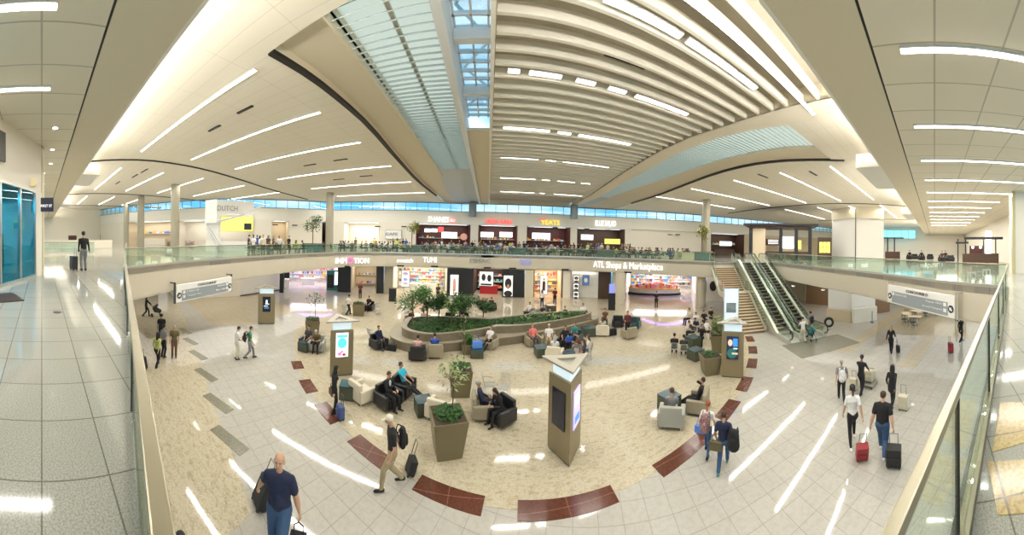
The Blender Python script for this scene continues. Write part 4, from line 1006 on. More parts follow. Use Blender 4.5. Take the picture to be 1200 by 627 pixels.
# ------------------------------------------------------------------ hanging direction signs
def hang_sign(label, px0, px1, py, k0=.965, flip=False):
    a, c = fas(px0) * k0, fas(px1) * k0; mid = (a + c) / 2; d = c - a; L = d.length; ang = math.atan2(d.y, d.x)
    H = 0.98; z0 = zat((px0 + px1) / 2, py, math.hypot(mid.x, mid.y)) - H / 2
    t = thing('hanging_sign', label, 'direction sign', (mid.x, mid.y, z0), ang)
    MB().bx(-L / 2, L / 2, -.08, .08, 0, H).build('panel', 'paper', t)
    MB().bx(-L / 2 + .42, L / 2 - .42, -.1, -.08, .06, H - .32).build('dark_field', 'sign_grey', t)
    text_mesh('lettering', 'CONCOURSE D', 1.7, .14, .02, 'ink', t, (0, -.1, H - .16))
    for s in (-1, 1):
        MB().tube([(s * (L / 2 - .22), -.085, .38), (s * (L / 2 - .22), -.1, .38)], .17, 20).build('arrow_disc', 'ink', t)
        b = MB().prism([(-.10, 0), (0, .11), (.10, 0), (.04, 0), (.04, -.10), (-.04, -.10), (-.04, 0)], 0, .012)
        b.xf(Matrix.Rotation(-PI / 2 * s * .6, 4, 'Y') @ Matrix.Rotation(PI / 2, 4, 'X')); b.build('arrow', 'paper', t).location = (s * (L / 2 - .22), -.105, .38)
        MB().bx(s * (L / 2 + .05) - .04, s * (L / 2 + .05) + .04, -.05, .05, -.05, H + .16).bx(s * (L / 2 + .05) - .03, s * (L / 2 + .05) + .03, .0, .55, H + .08, H + .14).build('hanger', 'steel_dark' if not flip else 'steel', t)
    rows_ = ((-1, ('A Gates 1-36', 'T Baggage Claim')), (1, ('Restrooms', 'Plane Train'))) if not flip else ((-1, ('Gates D1-D46',)), (1, ('Baggage Claim', 'Ground Transport')))
    for s, ws in rows_:
        for k, wd in enumerate(ws):
            MB().bx(s * (L / 2 - .58) - .09, s * (L / 2 - .58) + .09, -.115, -.1, H - .52 - k * .26, H - .36 - k * .26).build('icon', 'paper', t)
            wdt = min(.085 * len(wd), L / 2 - 1.0)
            text_mesh('lettering', wd, wdt, .11, .015, 'paper', t, (s * (L / 2 - .76 - wdt / 2), -.11, H - .44 - k * .26))
    return t
hang_sign('long grey direction sign with white border hanging under the left balcony', 206, 271, 338)
hang_sign('long grey direction sign with white border hanging under the right balcony', 1042, 1120, 351, flip=True)
# ------------------------------------------------------------------ stair and escalators
UD = Vector((0.52, 0.854)).normalized(); ANG = math.atan2(UD.y, UD.x) - PI / 2      # local +Y runs up
SB = at(881, 391)      # stair foot centre
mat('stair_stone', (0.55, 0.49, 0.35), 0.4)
n = 28; rise = DK / n; run = 0.29
t = thing('staircase', 'wide stone staircase with glass sides rising to the deck left of the escalators', 'stairs', (SB.x, SB.y, 0), ANG)
wd = 2.3; b = MB(); y = 0; prof = []
zz = 0
for k in range(n):
    zz += rise
    d = run if k != 13 else 1.3
    b.bx(-wd / 2, wd / 2, y, y + d + 0.03, zz - rise - .15, zz - 0.03); y += d
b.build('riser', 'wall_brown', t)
STL = y
b = MB(); y = 0; zz = 0; noz = []
for k in range(n):
    zz += rise; d = run if k != 13 else 1.3
    b.bx(-wd / 2, wd / 2, y - .03, y + d, zz - 0.03, zz); noz.append((y, zz)); y += d
b.build('tread', 'stair_stone', t)
def slope_panel(mb, pts, x, lo, hi, th):
    k = len(pts); vs = []
    for xx in (x - th / 2, x + th / 2):
        for (yy, z_) in pts: vs.append((xx, yy, z_ + lo))
        for (yy, z_) in pts: vs.append((xx, yy, z_ + hi))
    fs = []
    for i in range(k - 1):
        fs += [(i, i + 1, k + i + 1, k + i), (2 * k + i + 1, 2 * k + i, 3 * k + i, 3 * k + i + 1), (k + i, k + i + 1, 3 * k + i + 1, 3 * k + i), (i + 1, i, 2 * k + i, 2 * k + i + 1)]
    fs += [(0, k, 3 * k, 2 * k), (k - 1, 3 * k - 1, 4 * k - 1, 2 * k - 1)]
    return mb.add(vs, fs)
path = [(0, rise), (13 * run, 14 * rise), (13 * run + 1.3, 14 * rise), (STL, DK)]
for s in (-1, 1):
    slope_panel(MB(), path, s * (wd / 2 + .08), -.32, .10, .12).build('stringer', 'fascia', t)
    slope_panel(MB(), path, s * (wd / 2 + .08), .12, .92, .015).build('glass_side', 'rail_glass', t)
    MB().tube([(s * (wd / 2 + .08), a, c + .95) for a, c in path], .03, 8).build('handrail', 'rail_metal', t, smooth=True)
    for a, c in path: MB().tube([(s * (wd / 2 + .08), a, c), (s * (wd / 2 + .08), a, c + .95)], .03, 6).build('post', 'steel', t)
mat('step_black', (0.035, 0.035, 0.03), 0.4, 0.4); mat('step_edge', (0.75, 0.7, 0.3), 0.5); mat('rubber', (0.015, 0.015, 0.015), 0.35)
mat('esc_steel', (0.70, 0.68, 0.62), 0.3, 0.6)
def escalator(label, off, moving):
    q = SB + Vector((UD.y, -UD.x, 0)) * off + Vector((UD.x, UD.y, 0)) * (-3.2)
    t = thing('escalator', label, 'escalator', (q.x, q.y, 0), ANG, 'the pair of escalators beside the stairs')
    run_, L0, L1 = 8.9, 1.8, 1.4; w_ = 1.0
    path = [(0, .02), (L0, .02), (L0 + run_, DK), (L0 + run_ + L1, DK)]
    b = MB(); e = MB(); k = int(run_ / .4)
    for j in range(k):
        y0 = L0 + j * .4; z0 = .02 + (DK - .02) * (j + 1) / k
        b.bx(-w_ / 2, w_ / 2, y0, y0 + .42, z0 - .45, z0 - .01); e.bx(-w_ / 2, w_ / 2, y0, y0 + .03, z0 - .012, z0)
    b.build('step', 'step_black', t); e.build('step_edge', 'step_edge', t)
    MB().bx(-w_ / 2, w_ / 2, 0, L0, -.05, .03).build('comb_plate', 'esc_steel', t); MB().bx(-w_ / 2, w_ / 2, L0 + run_, L0 + run_ + L1, DK - .05, DK + .03).build('comb_plate', 'esc_steel', t)
    for s in (-1, 1):
        x = s * (w_ / 2 + .13)
        slope_panel(MB(), path, x, -.35 if False else -.30, .28, .24).build('skirt', 'esc_steel', t)
        slope_panel(MB(), [(a, c) for a, c in path], x, .28, .88, .02).build('glass_side', 'rail_glass', t)
        hp = [(x, -.05, .32), (x, -.32, .42), (x, -.42, .64), (x, -.32, .86), (x, -.05, .95), (x, L0, .95), (x, L0 + run_, DK + .93), (x, L0 + run_ + L1, DK + .93), (x, L0 + run_ + L1 + .3, DK + .85), (x, L0 + run_ + L1 + .4, DK + .62), (x, L0 + run_ + L1 + .2, DK + .4)]
        MB().tube(hp, .045, 8).build('handrail', 'rubber', t, smooth=True)
    slope_panel(MB(), path[1:3], 0, -.95, -.46, w_ + .3).build('truss_casing', 'fascia', t)
    return t
escalator('left one of the two escalators, next to the staircase', 2.15, 0)
escalator('right one of the two escalators, farther from the staircase', 3.85, 1)
q = SB + Vector((UD.y, -UD.x, 0)) * 3.3 + Vector((UD.x, UD.y, 0)) * (-4.2)
tag(MB().bx(-2.4, 2.4, -1.6, 1.0, -.02, .012).build('floor_plate', 'grey_marble', loc=(q.x, q.y, 0), rz=ANG), 'dark grey floor plate at the foot of the escalators', 'floor plate')
q = SB + Vector((UD.y, -UD.x, 0)) * 5.9 + Vector((UD.x, UD.y, 0)) * (-1.9)
t = thing('balustrade_end', 'round black escalator newel with steel rim right of the escalator foot', 'newel', (q.x, q.y, 0), -az(972))
MB().tube([(0, -.12, .62), (0, .12, .62)], .40, 24).build('disc', 'rubber', t); MB().tube([(0, -.14, .62), (0, -.12, .62)], .22, 20).build('hub', 'steel', t); MB().bx(-.12, .12, -.1, .1, 0, .3).build('foot', 'steel', t)
# ------------------------------------------------------------------ kiosks
def kiosk(label, px, py, heading, screens, W_=1.15, H=2.45, base='kiosk_bronze', corner=False):
    p = at(px, py)
    if corner: p = p - Matrix.Rotation(heading, 3, 'Z') @ Vector((W_ / 2, 0, 0))
    t = thing('directory_kiosk', label, 'kiosk', (p.x, p.y, 0), heading)
    tri = [(-W_ / 2, 0), (W_ / 2, 0), (0, W_ * .9)]     # front face at y=0 looks to local -Y
    b = MB(); R = [(x, y) for x, y in tri]
    b.prism(R, 0.06, H - .02); b.build('body', base, t, bevel=0.02)
    MB().prism([(x * .94, y * .94 + .03) for x, y in R], 0, .06).build('plinth', 'steel_dark', t)
    MB().prism([(x * .80, y * .80 + .08) for x, y in R], H - .02, H + .34).build('lantern', 'lantern', t)
    s = 1.42; cy_ = W_ * .3
    O = [(x * s, (y - cy_) * s + cy_) for x, y in R]; I = [(x * .6, (y - cy_) * .6 + cy_) for x, y in R]
    b = MB().holed(O, I, H + .38, H + .44)
    b.build('canopy', 'canopy_grey', t)
    MB().prism([(x * .62, (y - cy_) * .62 + cy_) for x, y in R], H + .30, H + .36).build('canopy_core', 'column', t)
    for x, y in [(x * .55, (y - cy_) * .55 + cy_) for x, y in R]: MB().tube([(x, y, H + .3), (x, y, H + .42)], .03, 6).build('support', 'steel', t)
    faces = [((0, 0), 0.0), ((W_ / 4, W_ * .45), math.atan2(W_ * .9, -W_ / 2) ), ((-W_ / 4, W_ * .45), math.atan2(-W_ * .9, -W_ / 2))]
    for (c, ang), content in zip(faces, screens):
        if content is None: continue
        Rm = Matrix.Translation((c[0], c[1], 0)) @ Matrix.Rotation(ang, 4, 'Z')
        def put(nm, mb, m, par):
            o = mb.build(nm, m, par); return o
        b = MB().bx(-.30, .30, -.035, .0, .95, 2.1); b.xf(Rm); fr = b.build('screen', content[0], t)
        for k, (kind, x, z, w_, h_, m) in enumerate(content[1]):
            b = MB()
            if kind == 'e': b.ell((x, -.04, z), w_ / 2, .006, h_ / 2, 16, 8)
            else: b.bx(x - w_ / 2, x + w_ / 2, -.046 - .001 * k, -.036, z - h_ / 2, z + h_ / 2)
            b.xf(Rm); b.build('picture', m, fr)
    return t
mat('kiosk_bronze', (0.25, 0.205, 0.12), 0.38, 0.35); mat('canopy_grey', (0.42, 0.39, 0.32), 0.4, 0.4)
mat('lantern', (0.6, 0.7, 0.72), 0.3, emit=0.55, ecol=(0.70, 0.88, 1.0))
mat('ad_aqua', (0.1, 0.75, 0.8), 0.4, emit=0.9, ecol=(0.08, 0.72, 0.82)); mat('ad_white', (.9, .9, .95), .4, emit=0.9, ecol=(.85, .95, 1)); mat('ad_pink', (.9, .2, .4), .4, emit=.8, ecol=(.9, .2, .45))
mat('ad_blue', (.05, .25, .7), .4, emit=.6, ecol=(.05, .3, .8)); mat('ad_lilac', (.6, .55, .9), .4, emit=.6, ecol=(.6, .5, .9)); mat('ad_skin', (.8, .55, .42), .4, emit=.5, ecol=(.85, .6, .48)); mat('ad_dark', (.02, .03, .08), .3)
k1 = kiosk('large bronze triangular kiosk with an unlit black screen in the foreground', 667, 549, -az(667) - .85, [('screen_dark', []), ('ad_lilac', [('b', 0, 1.8, .5, .3, 'ad_white'), ('b', 0, 1.2, .4, .2, 'ad_blue')]), None], W_=1.08, H=2.5, corner=True)
k2 = kiosk('bronze kiosk with a bright aqua flower advert screen at left', 400, 441, -az(400) + .22, [('ad_white', [('e', 0, 1.62, .46, .5, 'ad_aqua'), ('b', 0, 1.95, .5, .12, 'ad_aqua'), ('e', -.12, 1.1, .2, .18, 'ad_pink'), ('e', .1, 1.06, .18, .14, 'red'), ('e', .0, 1.2, .15, .12, 'ad_pink')]), None, None], H=2.25)
k3 = kiosk('bronze kiosk with a dark blue screen beside the far left wall', 312, 380, -az(312) + .05, [('screen_dark', [('b', .05, 1.55, .3, .05, 'ad_white'), ('b', -.05, 1.4, .3, .05, 'ad_white'), ('b', 0, 1.7, .12, .3, 'ad_white'), ('b', 0, 1.25, .35, .06, 'ad_blue')]), None, None], H=2.35, W_=1.3)
k4 = kiosk('bronze kiosk with a portrait advert screen near the staircase', 858, 443, -az(858) - .12, [('ad_dark', [('e', -.12, 1.78, .24, .34, 'ad_skin'), ('b', .14, 1.8, .24, .4, 'ad_blue'), ('e', -.02, 1.25, .5, .5, 'teal'), ('b', .12, 1.25, .3, .08, 'ad_skin'), ('b', .15, 1.5, .2, .05, 'ad_white')]), None, None], H=2.35)
p = pol(858, 17.5); t = solid('directory_sign', 'tall pale frosted directory panel behind the portrait kiosk', 'sign', [('panel', MB().bx(-.45, .45, -.03, .03, .1, 4.1), 'shop_glass'), ('print', MB().bx(-.42, .42, .04, .06, 1.8, 4.05), 'ad_white'), ('print', MB().bx(-.3, .3, .0, .035, 2.6, 3.2), 'sign_grey'), ('post', MB().bx(-.47, -.42, -.05, .08, 0, 4.12), 'steel'), ('post', MB().bx(.42, .47, -.05, .08, 0, 4.12), 'steel')], p, -az(858))

area('store_lamp', (-9.6, -2.4, 8.2), 4, 1.4, 620, (0.5, 0.95, 1.0))  # added light with no fixture, brightens the teal shop interior
mat('teal_wall', (0.10, 0.42, 0.48), 0.6)
bpy.data.objects['wall_store_inside'].data.materials[0] = M['teal_wall']

area('hall_lamp', (-12, 35, 11.9), 26, 1.5, 420); area('hall_lamp', (14, 35, 11.9), 26, 1.5, 420); area('hall_lamp', (58, 8, 11.8), 14, 14, 2600); area('hall_lamp', (-50, 0, 9.9), 14, 8, 700); area('hall_lamp', (56, -3, 10.1), 30, 5, 1300)  # added fill lights without fixtures, brightening the back wall and far ends
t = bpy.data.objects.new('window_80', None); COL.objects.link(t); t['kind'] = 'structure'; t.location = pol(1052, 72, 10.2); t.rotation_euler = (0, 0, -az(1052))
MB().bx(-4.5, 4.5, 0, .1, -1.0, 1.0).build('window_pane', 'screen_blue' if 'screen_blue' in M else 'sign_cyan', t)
fr = MB()
for k in range(6): fr.bx(-4.5 + 1.8 * k - .06, -4.5 + 1.8 * k + .06, -.05, 0, -1, 1)
fr.build('window_frame', 'mullion', t)
# ------------------------------------------------------------------ people
mat('skin_a', (0.50, 0.29, 0.19), 0.5); mat('skin_b', (0.20, 0.10, 0.06), 0.5); mat('skin_c', (0.62, 0.38, 0.27), 0.5); mat('eye_dark', (0.015, 0.01, 0.01), 0.2); mat('lip', (0.38, 0.13, 0.11), 0.5)
CL = dict(black=(0.012, 0.012, 0.014), charcoal=(0.045, 0.045, 0.05), navy=(0.012, 0.018, 0.055), jeans=(0.04, 0.09, 0.19), blue=(0.03, 0.10, 0.45), cyan=(0.02, 0.42, 0.62), white=(0.75, 0.74, 0.72), cream=(0.66, 0.60, 0.48),
          grey=(0.22, 0.22, 0.23), khaki=(0.36, 0.29, 0.17), olive=(0.13, 0.11, 0.05), green=(0.05, 0.22, 0.12), coral=(0.75, 0.18, 0.17), red=(0.5, 0.03, 0.05), lime=(0.55, 0.65, 0.08), brown=(0.14, 0.07, 0.035), pink=(0.75, 0.45, 0.45), teal_cloth=(0.03, 0.22, 0.22), yellowgreen=(0.42, 0.42, 0.13), darkred=(0.12, 0.02, 0.025))
for k, v in CL.items(): mat('cloth_' + k, v, 0.85, noise=0.12, nscale=9)
HC = dict(black=(0.010, 0.008, 0.007), brown=(0.06, 0.03, 0.015), grey=(0.35, 0.33, 0.31), blond=(0.42, 0.28, 0.12), auburn=(0.22, 0.06, 0.02))
for k, v in HC.items(): mat('hair_' + k, v, 0.6)

def ik(a, t, l1, l2, pole):
    a, t = Vector(a), Vector(t); d = t - a; L = d.length; mx = (l1 + l2) * 0.998
    if L > mx: t = a + d * (mx / L); d = t - a; L = mx
    x = (l1 * l1 - l2 * l2 + L * L) / (2 * L); h = math.sqrt(max(0, l1 * l1 - x * x)); u = d.normalized(); pl = Vector(pole)
    pv = (pl - u * pl.dot(u)).normalized()
    return a + u * x + pv * h, t

def skeleton(pel=(0, 0, .94), lean=0.05, side=0.0, feet=((-.10, 0, 0), (.10, 0, 0)), hands=None, knee=(0, 1, .1), elbow=(0, -1, -.2), headp=0.1, heady=0.0, female=False, bulk=1.0, knees=None, twist=0.0, toe=None):
    """joint positions; the body faces +Y"""
    P = Vector(pel); S = {}
    T = Matrix.Rotation(twist, 3, 'Z') @ Matrix.Rotation(-lean, 3, 'X') @ Matrix.Rotation(side, 3, 'Y')
    S['T'] = T; S['pel'] = P; S['waist'] = P + T @ Vector((0, .0, .16)); S['chest'] = P + T @ Vector((0, 0, .40)); S['neck'] = P + T @ Vector((0, -.01, .56))
    sw = .165 if female else .19
    S['neck2'] = S['neck'] + T @ Vector((0, .02, .07))
    HR = T @ Matrix.Rotation(heady, 3, 'Z') @ Matrix.Rotation(-headp, 3, 'X'); S['HR'] = HR; S['head'] = S['neck2'] + HR @ Vector((0, .02, .115))
    hands = hands or ((-.26, .05, .80), (.26, .05, .80))
    for i, s in enumerate((-1, 1)):
        S['sh%d' % i] = P + T @ Vector((s * sw, 0, .48)); S['hip%d' % i] = P + Vector((s * .09, 0, -.03))
        f = Vector(feet[i]); ank = f + Vector((0, -.0, .085))
        k, ank = ik(S['hip%d' % i], ank, .43, .42, (knees[i] if knees else knee)); S['kn%d' % i] = k; S['an%d' % i] = ank
        dirv = Vector((ank - k)); tv = Vector(toe[i]) if toe else Vector((0.05 * s, 1, 0))
        S['toe%d' % i] = ank + tv.normalized() * .15 + Vector((0, 0, -.045)); S['heel%d' % i] = ank + tv.normalized() * -.045 + Vector((0, 0, -.05))
        e, w = ik(S['sh%d' % i], hands[i], .29, .26, (Vector(elbow) + Vector((s * .5, 0, 0)))); S['el%d' % i] = e; S['wr%d' % i] = w
    S['female'] = female; S['bulk'] = bulk
    return S

SKIN, TOP, BOT, SHOE = 0, 1, 2, 3
def caps_of(S, sleeve='short', legs='long', hi=False, grip=(0.6, 0.6), coat=False, belly=0.0):
    C = []; T, HR, bk = S['T'], S['HR'], S['bulk']; fw = T @ Vector((0, 1, 0)); X = T @ Vector((1, 0, 0)); fem = S['female']
    def c(a, b, ra, rb, m, flat=1.0, fd=None): C.append((Vector(a), Vector(b), ra, rb, m, flat, Vector(fd if fd is not None else fw)))
    # torso
    wr = (.125 if fem else .145) * bk
    c(S['pel'] + X * -.06, S['pel'] + X * .06, .115 * bk, .115 * bk, BOT, .95)
    c(S['pel'] + T @ Vector((0, 0, .05)), S['waist'], .150 * bk, wr, TOP, .72)
    c(S['waist'], S['chest'], wr, .158 * bk, TOP, .70)
    c(S['chest'] + X * -.07, S['chest'] + X * .07, .11 * bk, .11 * bk, TOP, .95)
    if belly: c(S['waist'] + fw * .06, S['waist'] + fw * .06 + Vector((0, 0, .08)), .12 * belly, .11 * belly, TOP)
    if fem:
        for s in (-1, 1): c(S['chest'] + X * .07 * s + fw * .07, S['chest'] + X * .07 * s + fw * .08, .06, .055, TOP)
    if coat: c(S['pel'] + Vector((0, 0, -.12)), S['waist'], .18 * bk, .155 * bk, TOP, .8)
    c(S['chest'] + T @ Vector((0, 0, .06)), S['neck'], .115, .058, TOP, .8)
    c(S['neck'], S['neck2'] + HR @ Vector((0, .0, .03)), .053, .05, SKIN)
    # head: skull, face, jaw, nose, ears
    h = S['head']
    c(h + HR @ Vector((0, -.015, .035)), h + HR @ Vector((0, -.012, .03)), .087, .087, SKIN)
    c(h + HR @ Vector((0, .02, .03)), h + HR @ Vector((0, .03, -.055)), .075, .052, SKIN, .95, HR @ Vector((0, 1, 0)))
    c(h + HR @ Vector((0, .045, -.085)), h + HR @ Vector((0, .052, -.088)), .028, .024, SKIN)
    c(h + HR @ Vector((0, .088, .015)), h + HR @ Vector((0, .110, -.022)), .010, .016, SKIN)
    for s in (-1, 1): c(h + HR @ Vector((s * .084, -.005, .012)), h + HR @ Vector((s * .082, .0, -.022)), .018, .012, SKIN, .5)
    for i, s in enumerate((-1, 1)):
        sh, el, w = S['sh%d' % i], S['el%d' % i], S['wr%d' % i]
        c(S['chest'] + T @ Vector((s * .09, 0, .07)), sh, .09 * bk, .062 * bk, TOP)
        th = .012 if sleeve != 'none' else 0
        if sleeve == 'none': c(sh, el, .052 * bk, .040 * bk, SKIN)
        elif sleeve == 'short': m_ = sh.lerp(el, .62); c(sh, m_, .062 * bk, .058 * bk, TOP); c(m_, el, .042 * bk, .039 * bk, SKIN)
        else: c(sh, el, .060 * bk, .047 * bk, TOP)
        e2 = el.lerp(w, .93)
        if sleeve == 'long': c(el, e2, .047 * bk, .036, TOP); c(e2, w, .027, .025, SKIN)
        else: c(el, el.lerp(w, .45), .040 * bk, .037 * bk, SKIN); c(el.lerp(w, .45), w, .037 * bk, .025, SKIN)
        # hand
        d = (w - el).normalized(); up = Vector((0, 0, 1)); sd = d.cross(up); sd = sd.normalized() if sd.length > .1 else Vector((1, 0, 0)); pn = sd.cross(d).normalized()
        inn = Vector((-s, 0, 0)); 
        if abs(d.z) > .7: pn = (inn - d * inn.dot(d)).normalized(); sd = d.cross(pn).normalized()
        else: pn = -pn if pn.z > 0 else pn
        pe = w + d * .085
        c(w + d * .02, pe - d * .01, .030, .036, SKIN, .5, pn)
        if hi:
            g = grip[i]
            for k in range(4):
                o = (k - 1.5) * .019; L = (.072, .080, .076, .060)[k]
                a = pe + sd * o; d1 = (d * cos(g * .9) + pn * sin(g * .9)); d2 = (d * cos(g * 2.0) + pn * sin(g * 2.0))
                b_ = a + d1 * L * .5; c(a, b_, .0095, .009, SKIN); c(b_, b_ + d2 * L * .5, .009, .0075, SKIN)
            ta = w + d * .035 + sd * (-.028); tb = ta + (d * .7 - sd * .6 + pn * .3).normalized() * .035; c(ta, tb, .013, .0105, SKIN); c(tb, tb + (d * .8 + pn * .5).normalized() * .03, .0105, .009, SKIN)
        else:
            c(pe, pe + (d * .6 + pn * .5).normalized() * .055, .03, .022, SKIN, .6, pn); c(w + d * .035 - sd * .026, w + d * .07 - sd * .045 + pn * .01, .013, .011, SKIN)
        # leg
        hp, kn, an = S['hip%d' % i], S['kn%d' % i], S['an%d' % i]
        if legs == 'long':
            c(hp, kn, .100 * bk, .070 * bk, BOT); c(kn, an + (kn - an).normalized() * .02, .070 * bk, .058, BOT)
            c(kn.lerp(an, .3), kn.lerp(an, .5), .068 * bk, .060, BOT)
        elif legs == 'tight': c(hp, kn, .092 * bk, .060 * bk, BOT); c(kn, kn.lerp(an, .3), .060, .060, BOT); c(kn.lerp(an, .3), an, .058, .038, BOT)
        else:
            m_ = hp.lerp(kn, .9); c(hp, m_, .092 * bk, .075 * bk, BOT); c(m_, kn, .055, .050, SKIN); c(kn, kn.lerp(an, .3), .050, .052, SKIN); c(kn.lerp(an, .3), an, .050, .033, SKIN)
        c(S['heel%d' % i], S['toe%d' % i], .042, .036, SHOE, .8, (0, 0, 1)); c(an, S['heel%d' % i] + Vector((0, 0, .02)), .036, .04, SHOE)
    return C

def remesh(mb, voxel, name, smooth=1):
    me = mb.mesh('tmp_m', []); o = bpy.data.objects.new('tmp_o', me); COL.objects.link(o)
    md = o.modifiers.new('r', 'REMESH'); md.mode = 'VOXEL'; md.voxel_size = voxel; md.use_smooth_shade = True
    if smooth: sm = o.modifiers.new('s', 'SMOOTH'); sm.iterations = smooth; sm.factor = .5
    dg = bpy.context.evaluated_depsgraph_get(); dg.update()
    out = bpy.data.meshes.new_from_object(o.evaluated_get(dg)); bpy.data.objects.remove(o); bpy.data.meshes.remove(me); out.name = name
    return out

def bodymesh(C, voxel, name='body'):
    mb = MB()
    for a, b, ra, rb, m, fl, fd in C: mb.cap(a, b, ra, rb, fl, fd, 12)
    me = remesh(mb, voxel, name)
    n = len(me.polygons); ce = np.empty(n * 3); me.polygons.foreach_get('center', ce); ce = ce.reshape(-1, 3)
    best = np.full(n, 1e9); mi = np.zeros(n, dtype=np.int32)
    for a, b, ra, rb, m, fl, fd in C:
        A = np.array(a); Bv = np.array(b) - A; L2 = max(1e-9, Bv.dot(Bv)); t = np.clip((ce - A) @ Bv / L2, 0, 1)
        q = ce - (A + t[:, None] * Bv); f = np.array(fd.normalized()) if fd.length > 0 else np.array((0, 1, 0)); 
        bd = Bv / math.sqrt(L2); f = f - bd * f.dot(bd); fn = np.linalg.norm(f)
        if fn > .1 and fl != 1: f = f / fn; q = q + (q @ f)[:, None] * f * (1 / fl - 1)
        d = np.linalg.norm(q, axis=1) - (ra + (rb - ra) * t)
        w_ = d < best; best[w_] = d[w_]; mi[w_] = m
    for k in range(4): me.materials.append(None)
    me.polygons.foreach_set('material_index', mi); me.polygons.foreach_set('use_smooth', [True] * n); me.update()
    return me

def hairmesh(S, style, voxel):
    HR, h = S['HR'], S['head']; mb = MB()
    def e(x, y, z, rx, ry, rz): mb.ell(h + HR @ Vector((x, y, z)), rx, ry, rz, 14, 10, R=HR)
    if style == 'cap':
        e(0, -.014, .045, .097, .10, .082); mb.cap(h + HR @ Vector((0, .07, .055)), h + HR @ Vector((0, .145, .042)), .062, .055, .16, HR @ Vector((0, 0, 1)))
    elif style == 'bald': return None
    else:
        e(0, -.022, .048, .094, .098, .085); e(0, -.05, .0, .085, .062, .07)
        if style == 'long':
            mb.cap(h + HR @ Vector((0, -.06, .02)), h + HR @ Vector((0, -.075, -.24)), .085, .07, .6, HR @ Vector((0, 1, 0)))
            for s in (-1, 1): mb.cap(h + HR @ Vector((s * .072, -.02, .02)), h + HR @ Vector((s * .085, -.015, -.17)), .035, .03)
        if style == 'bun': e(0, -.11, .07, .05, .05, .05)
        if style == 'pony': mb.cap(h + HR @ Vector((0, -.10, .05)), h + HR @ Vector((0, -.14, -.16)), .035, .025)
        if style == 'beard': mb.cap(h + HR @ Vector((-.03, .055, -.075)), h + HR @ Vector((.03, .055, -.075)), .036, .036)
    return remesh(mb, voxel, 'hair', 1)

BODY = {}; KEEP = []
def person(label, loc, face, pose, top='black', bot='jeans', skin='skin_a', hair='black', style='short', shoe='black', sleeve='short', legs='long', voxel=.02, hi=False, group=None, key=None, scale=1.0, **kw):
    """face: compass azimuth the person looks at"""
    S = pose if isinstance(pose, dict) else POSES[pose]; KEEP.append(S)
    k = key or (id(S), sleeve, legs, voxel, hi, kw.get('coat'), kw.get('belly'), kw.get('grip'))
    if k not in BODY: BODY[k] = bodymesh(caps_of(S, sleeve, legs, hi, kw.get('grip', (.6, .6)), kw.get('coat', False), kw.get('belly', 0)), voxel)
    hk = (id(S), style, voxel)
    if hk not in BODY: BODY[hk] = hairmesh(S, style, voxel)
    t = bpy.data.objects.new('person', BODY[k]); COL.objects.link(t)
    t.location = loc; t.rotation_euler = (0, 0, -face); t.scale = (scale,) * 3; tag(t, label, 'person', group)
    for i, m in enumerate((skin, 'cloth_' + top, 'cloth_' + bot, 'cloth_' + shoe)):
        t.material_slots[i].link = 'OBJECT'; t.material_slots[i].material = M[m]
    if BODY[hk] is not None:
        me = BODY[hk]
        if not me.materials: me.materials.append(None)
        o = bpy.data.objects.new('cap' if style == 'cap' else 'hair', me); COL.objects.link(o); o.parent = t
        o.material_slots[0].link = 'OBJECT'; o.material_slots[0].material = M[hair] if hair.startswith('cloth') else M['hair_' + hair]
    if hi:
        HR, h = S['HR'], S['head']
        for s in (-1, 1):
            MB().ell(h + HR @ Vector((s * .031, .092, .018)), .012, .007, .007, 10, 6, R=HR).build('eye', 'eye_dark', t)
            MB().ell(h + HR @ Vector((s * .033, .091, .040)), .021, .007, .005, 8, 6, R=HR).build('eyebrow', 'hair_' + (hair if hair in HC else 'brown'), t)
        MB().ell(h + HR @ Vector((0, .088, -.052)), .024, .009, .008, 10, 6, R=HR).build('mouth', 'lip', t)
    return t
Lh, Rh = (-.26, .05, .80), (.26, .05, .80)
def walk(s=1, hands=None, **k): 
    st = .27
    return skeleton(pel=(0, 0, .90), lean=.07, feet=((-.09, st * s, .0), (.09, -st * s, .05)), hands=hands or ((-.27, -.16 * s, .86), (.27, .18 * s, .88)), **k)
def seat(recline=-.12, hands=((-.12, .30, .66), (.12, .30, .66)), feet=((-.13, .50, 0), (.13, .46, 0)), z=.52, headp=.3, **k):
    return skeleton(pel=(0, 0, z), lean=recline, feet=feet, hands=hands, headp=headp, elbow=(0, -.5, -1), knee=(0, .3, 1), **k)
